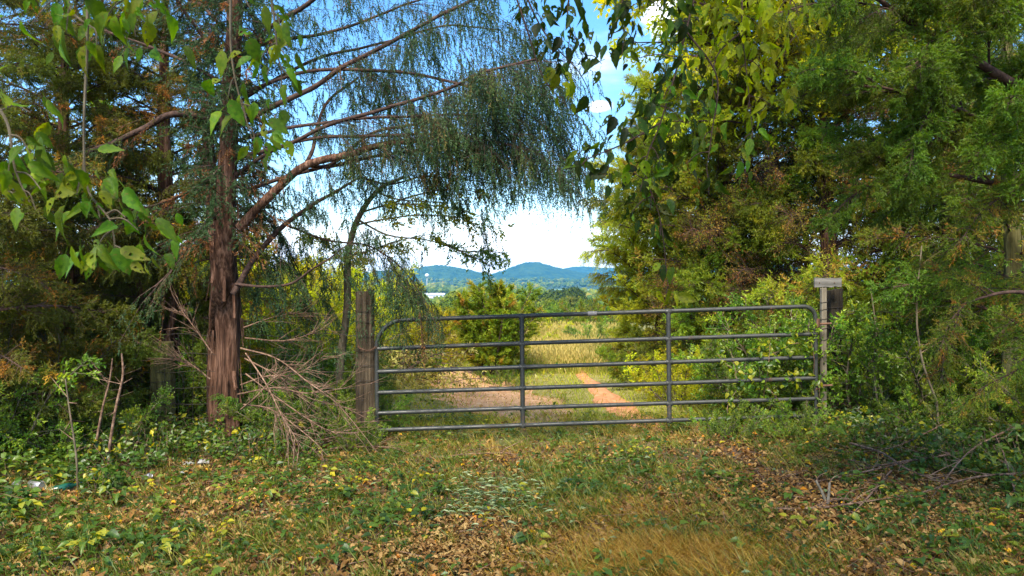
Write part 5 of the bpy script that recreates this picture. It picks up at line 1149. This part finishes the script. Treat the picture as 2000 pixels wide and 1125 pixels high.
hanging('leafy_branch', 'dark holed leaves hanging against the sky at top centre', [[(1010, -60), (1040, 20), (1075, 80), (1130, 140), (1160, 200)], [(1120, -60), (1110, 40), (1150, 120)], [(1220, -60), (1215, 20), (1220, 80)], [(990, -60), (1030, 60), (1060, 150), (1100, 200)]],
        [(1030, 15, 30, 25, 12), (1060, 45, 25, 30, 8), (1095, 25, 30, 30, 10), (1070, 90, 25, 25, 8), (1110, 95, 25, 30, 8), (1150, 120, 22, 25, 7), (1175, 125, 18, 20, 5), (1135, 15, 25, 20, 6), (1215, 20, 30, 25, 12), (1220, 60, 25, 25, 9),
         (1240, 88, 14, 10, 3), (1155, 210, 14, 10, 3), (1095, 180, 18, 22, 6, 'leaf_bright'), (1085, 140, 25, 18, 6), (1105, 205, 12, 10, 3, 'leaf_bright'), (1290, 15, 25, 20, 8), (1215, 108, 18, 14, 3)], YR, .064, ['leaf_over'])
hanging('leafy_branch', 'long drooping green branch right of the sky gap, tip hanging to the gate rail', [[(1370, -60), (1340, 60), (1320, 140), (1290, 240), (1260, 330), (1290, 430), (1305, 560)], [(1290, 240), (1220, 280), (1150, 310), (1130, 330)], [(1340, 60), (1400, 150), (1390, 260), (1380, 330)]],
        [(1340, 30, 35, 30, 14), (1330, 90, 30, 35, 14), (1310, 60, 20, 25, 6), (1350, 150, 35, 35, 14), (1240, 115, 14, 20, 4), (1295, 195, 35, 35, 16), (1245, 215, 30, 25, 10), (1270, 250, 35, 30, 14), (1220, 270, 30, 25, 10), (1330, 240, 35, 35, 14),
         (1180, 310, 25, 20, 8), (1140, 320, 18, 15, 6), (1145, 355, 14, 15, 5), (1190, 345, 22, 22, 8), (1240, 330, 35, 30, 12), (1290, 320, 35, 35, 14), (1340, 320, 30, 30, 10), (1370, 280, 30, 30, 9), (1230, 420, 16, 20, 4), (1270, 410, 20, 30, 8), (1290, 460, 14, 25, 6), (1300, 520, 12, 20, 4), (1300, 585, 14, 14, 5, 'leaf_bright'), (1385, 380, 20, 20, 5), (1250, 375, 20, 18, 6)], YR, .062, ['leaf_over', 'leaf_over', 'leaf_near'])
hanging('leafy_branch', 'bright yellow-green branch hanging from the top, right of the drooping branch', [[(1450, -60), (1450, 60), (1460, 160), (1470, 260)], [(1560, -60), (1540, 30), (1560, 80)], [(1450, 60), (1400, 110), (1390, 180)]],
        [(1400, 30, 40, 35, 14), (1450, 20, 40, 35, 14), (1400, 90, 35, 35, 14), (1450, 90, 40, 40, 16), (1490, 60, 35, 40, 12), (1440, 150, 40, 35, 14), (1490, 140, 35, 35, 12), (1400, 200, 35, 35, 12, 'leaf_near'), (1460, 220, 35, 35, 12), (1510, 210, 30, 25, 8), (1560, 30, 30, 30, 8), (1600, 50, 25, 25, 5), (1520, 20, 30, 25, 8), (1440, 290, 30, 30, 9, 'leaf_near'), (1455, 340, 20, 20, 5, 'leaf_near'), (1530, 110, 25, 25, 6)], 3.3, .070, ['leaf_bright'])

# ------------------------------------------------------------------ the broad-leaved tree standing behind the camera, whose crown overhangs the lane
def lane_tree():
    g0 = ground(2.6, -2.6, -.05); r = root('overhanging_tree', g0, 'tall broad-leaved tree beside the lane whose crown reaches over the foreground', 'tree')
    b = Buf(); tp = curve([g0, g0 + [-.1, .1, 2.2], g0 + [-.4, .3, 4.4], g0 + [-.7, .6, 7.0]], 24); tube(b, tp, [.2, .16, .12, .05], 12, .5, .05, lobes=.1); b.build('trunk', M['bark_grey'], r, smooth=True)
    for k in range(11):
        a = math.radians(-60 + 23 * k); i = 10 + k; base = tp[min(i, 22)]; rr = 3.6 + (k % 3) * .9
        e = np.array([base[0] + math.cos(a + 1.2) * rr, min(1.3, base[1] + math.sin(a + 1.2) * rr), base[2] + .8 + (k % 4) * .4]); e[2] = max(e[2], 4.4 + .35 * max(0, e[1]))
        c = curve([base, (base + e) / 2 + [0, 0, .35], e], 18); b = Buf(); tube(b, c, [.06, .035, .012], 7, .5, .04); b.build('limb', M['bark_grey'], r, smooth=True)
        t = np.gradient(c, axis=0)
        for q in range(6):
            i2 = 6 + 2 * q + (q > 4); put_bough(r, c[min(i2, 17)], unit(t[min(i2, 17)]) + rv(1)[0] * .7, 1.0, 'broad', 'bark_grey', 'leaf_green')
lane_tree()
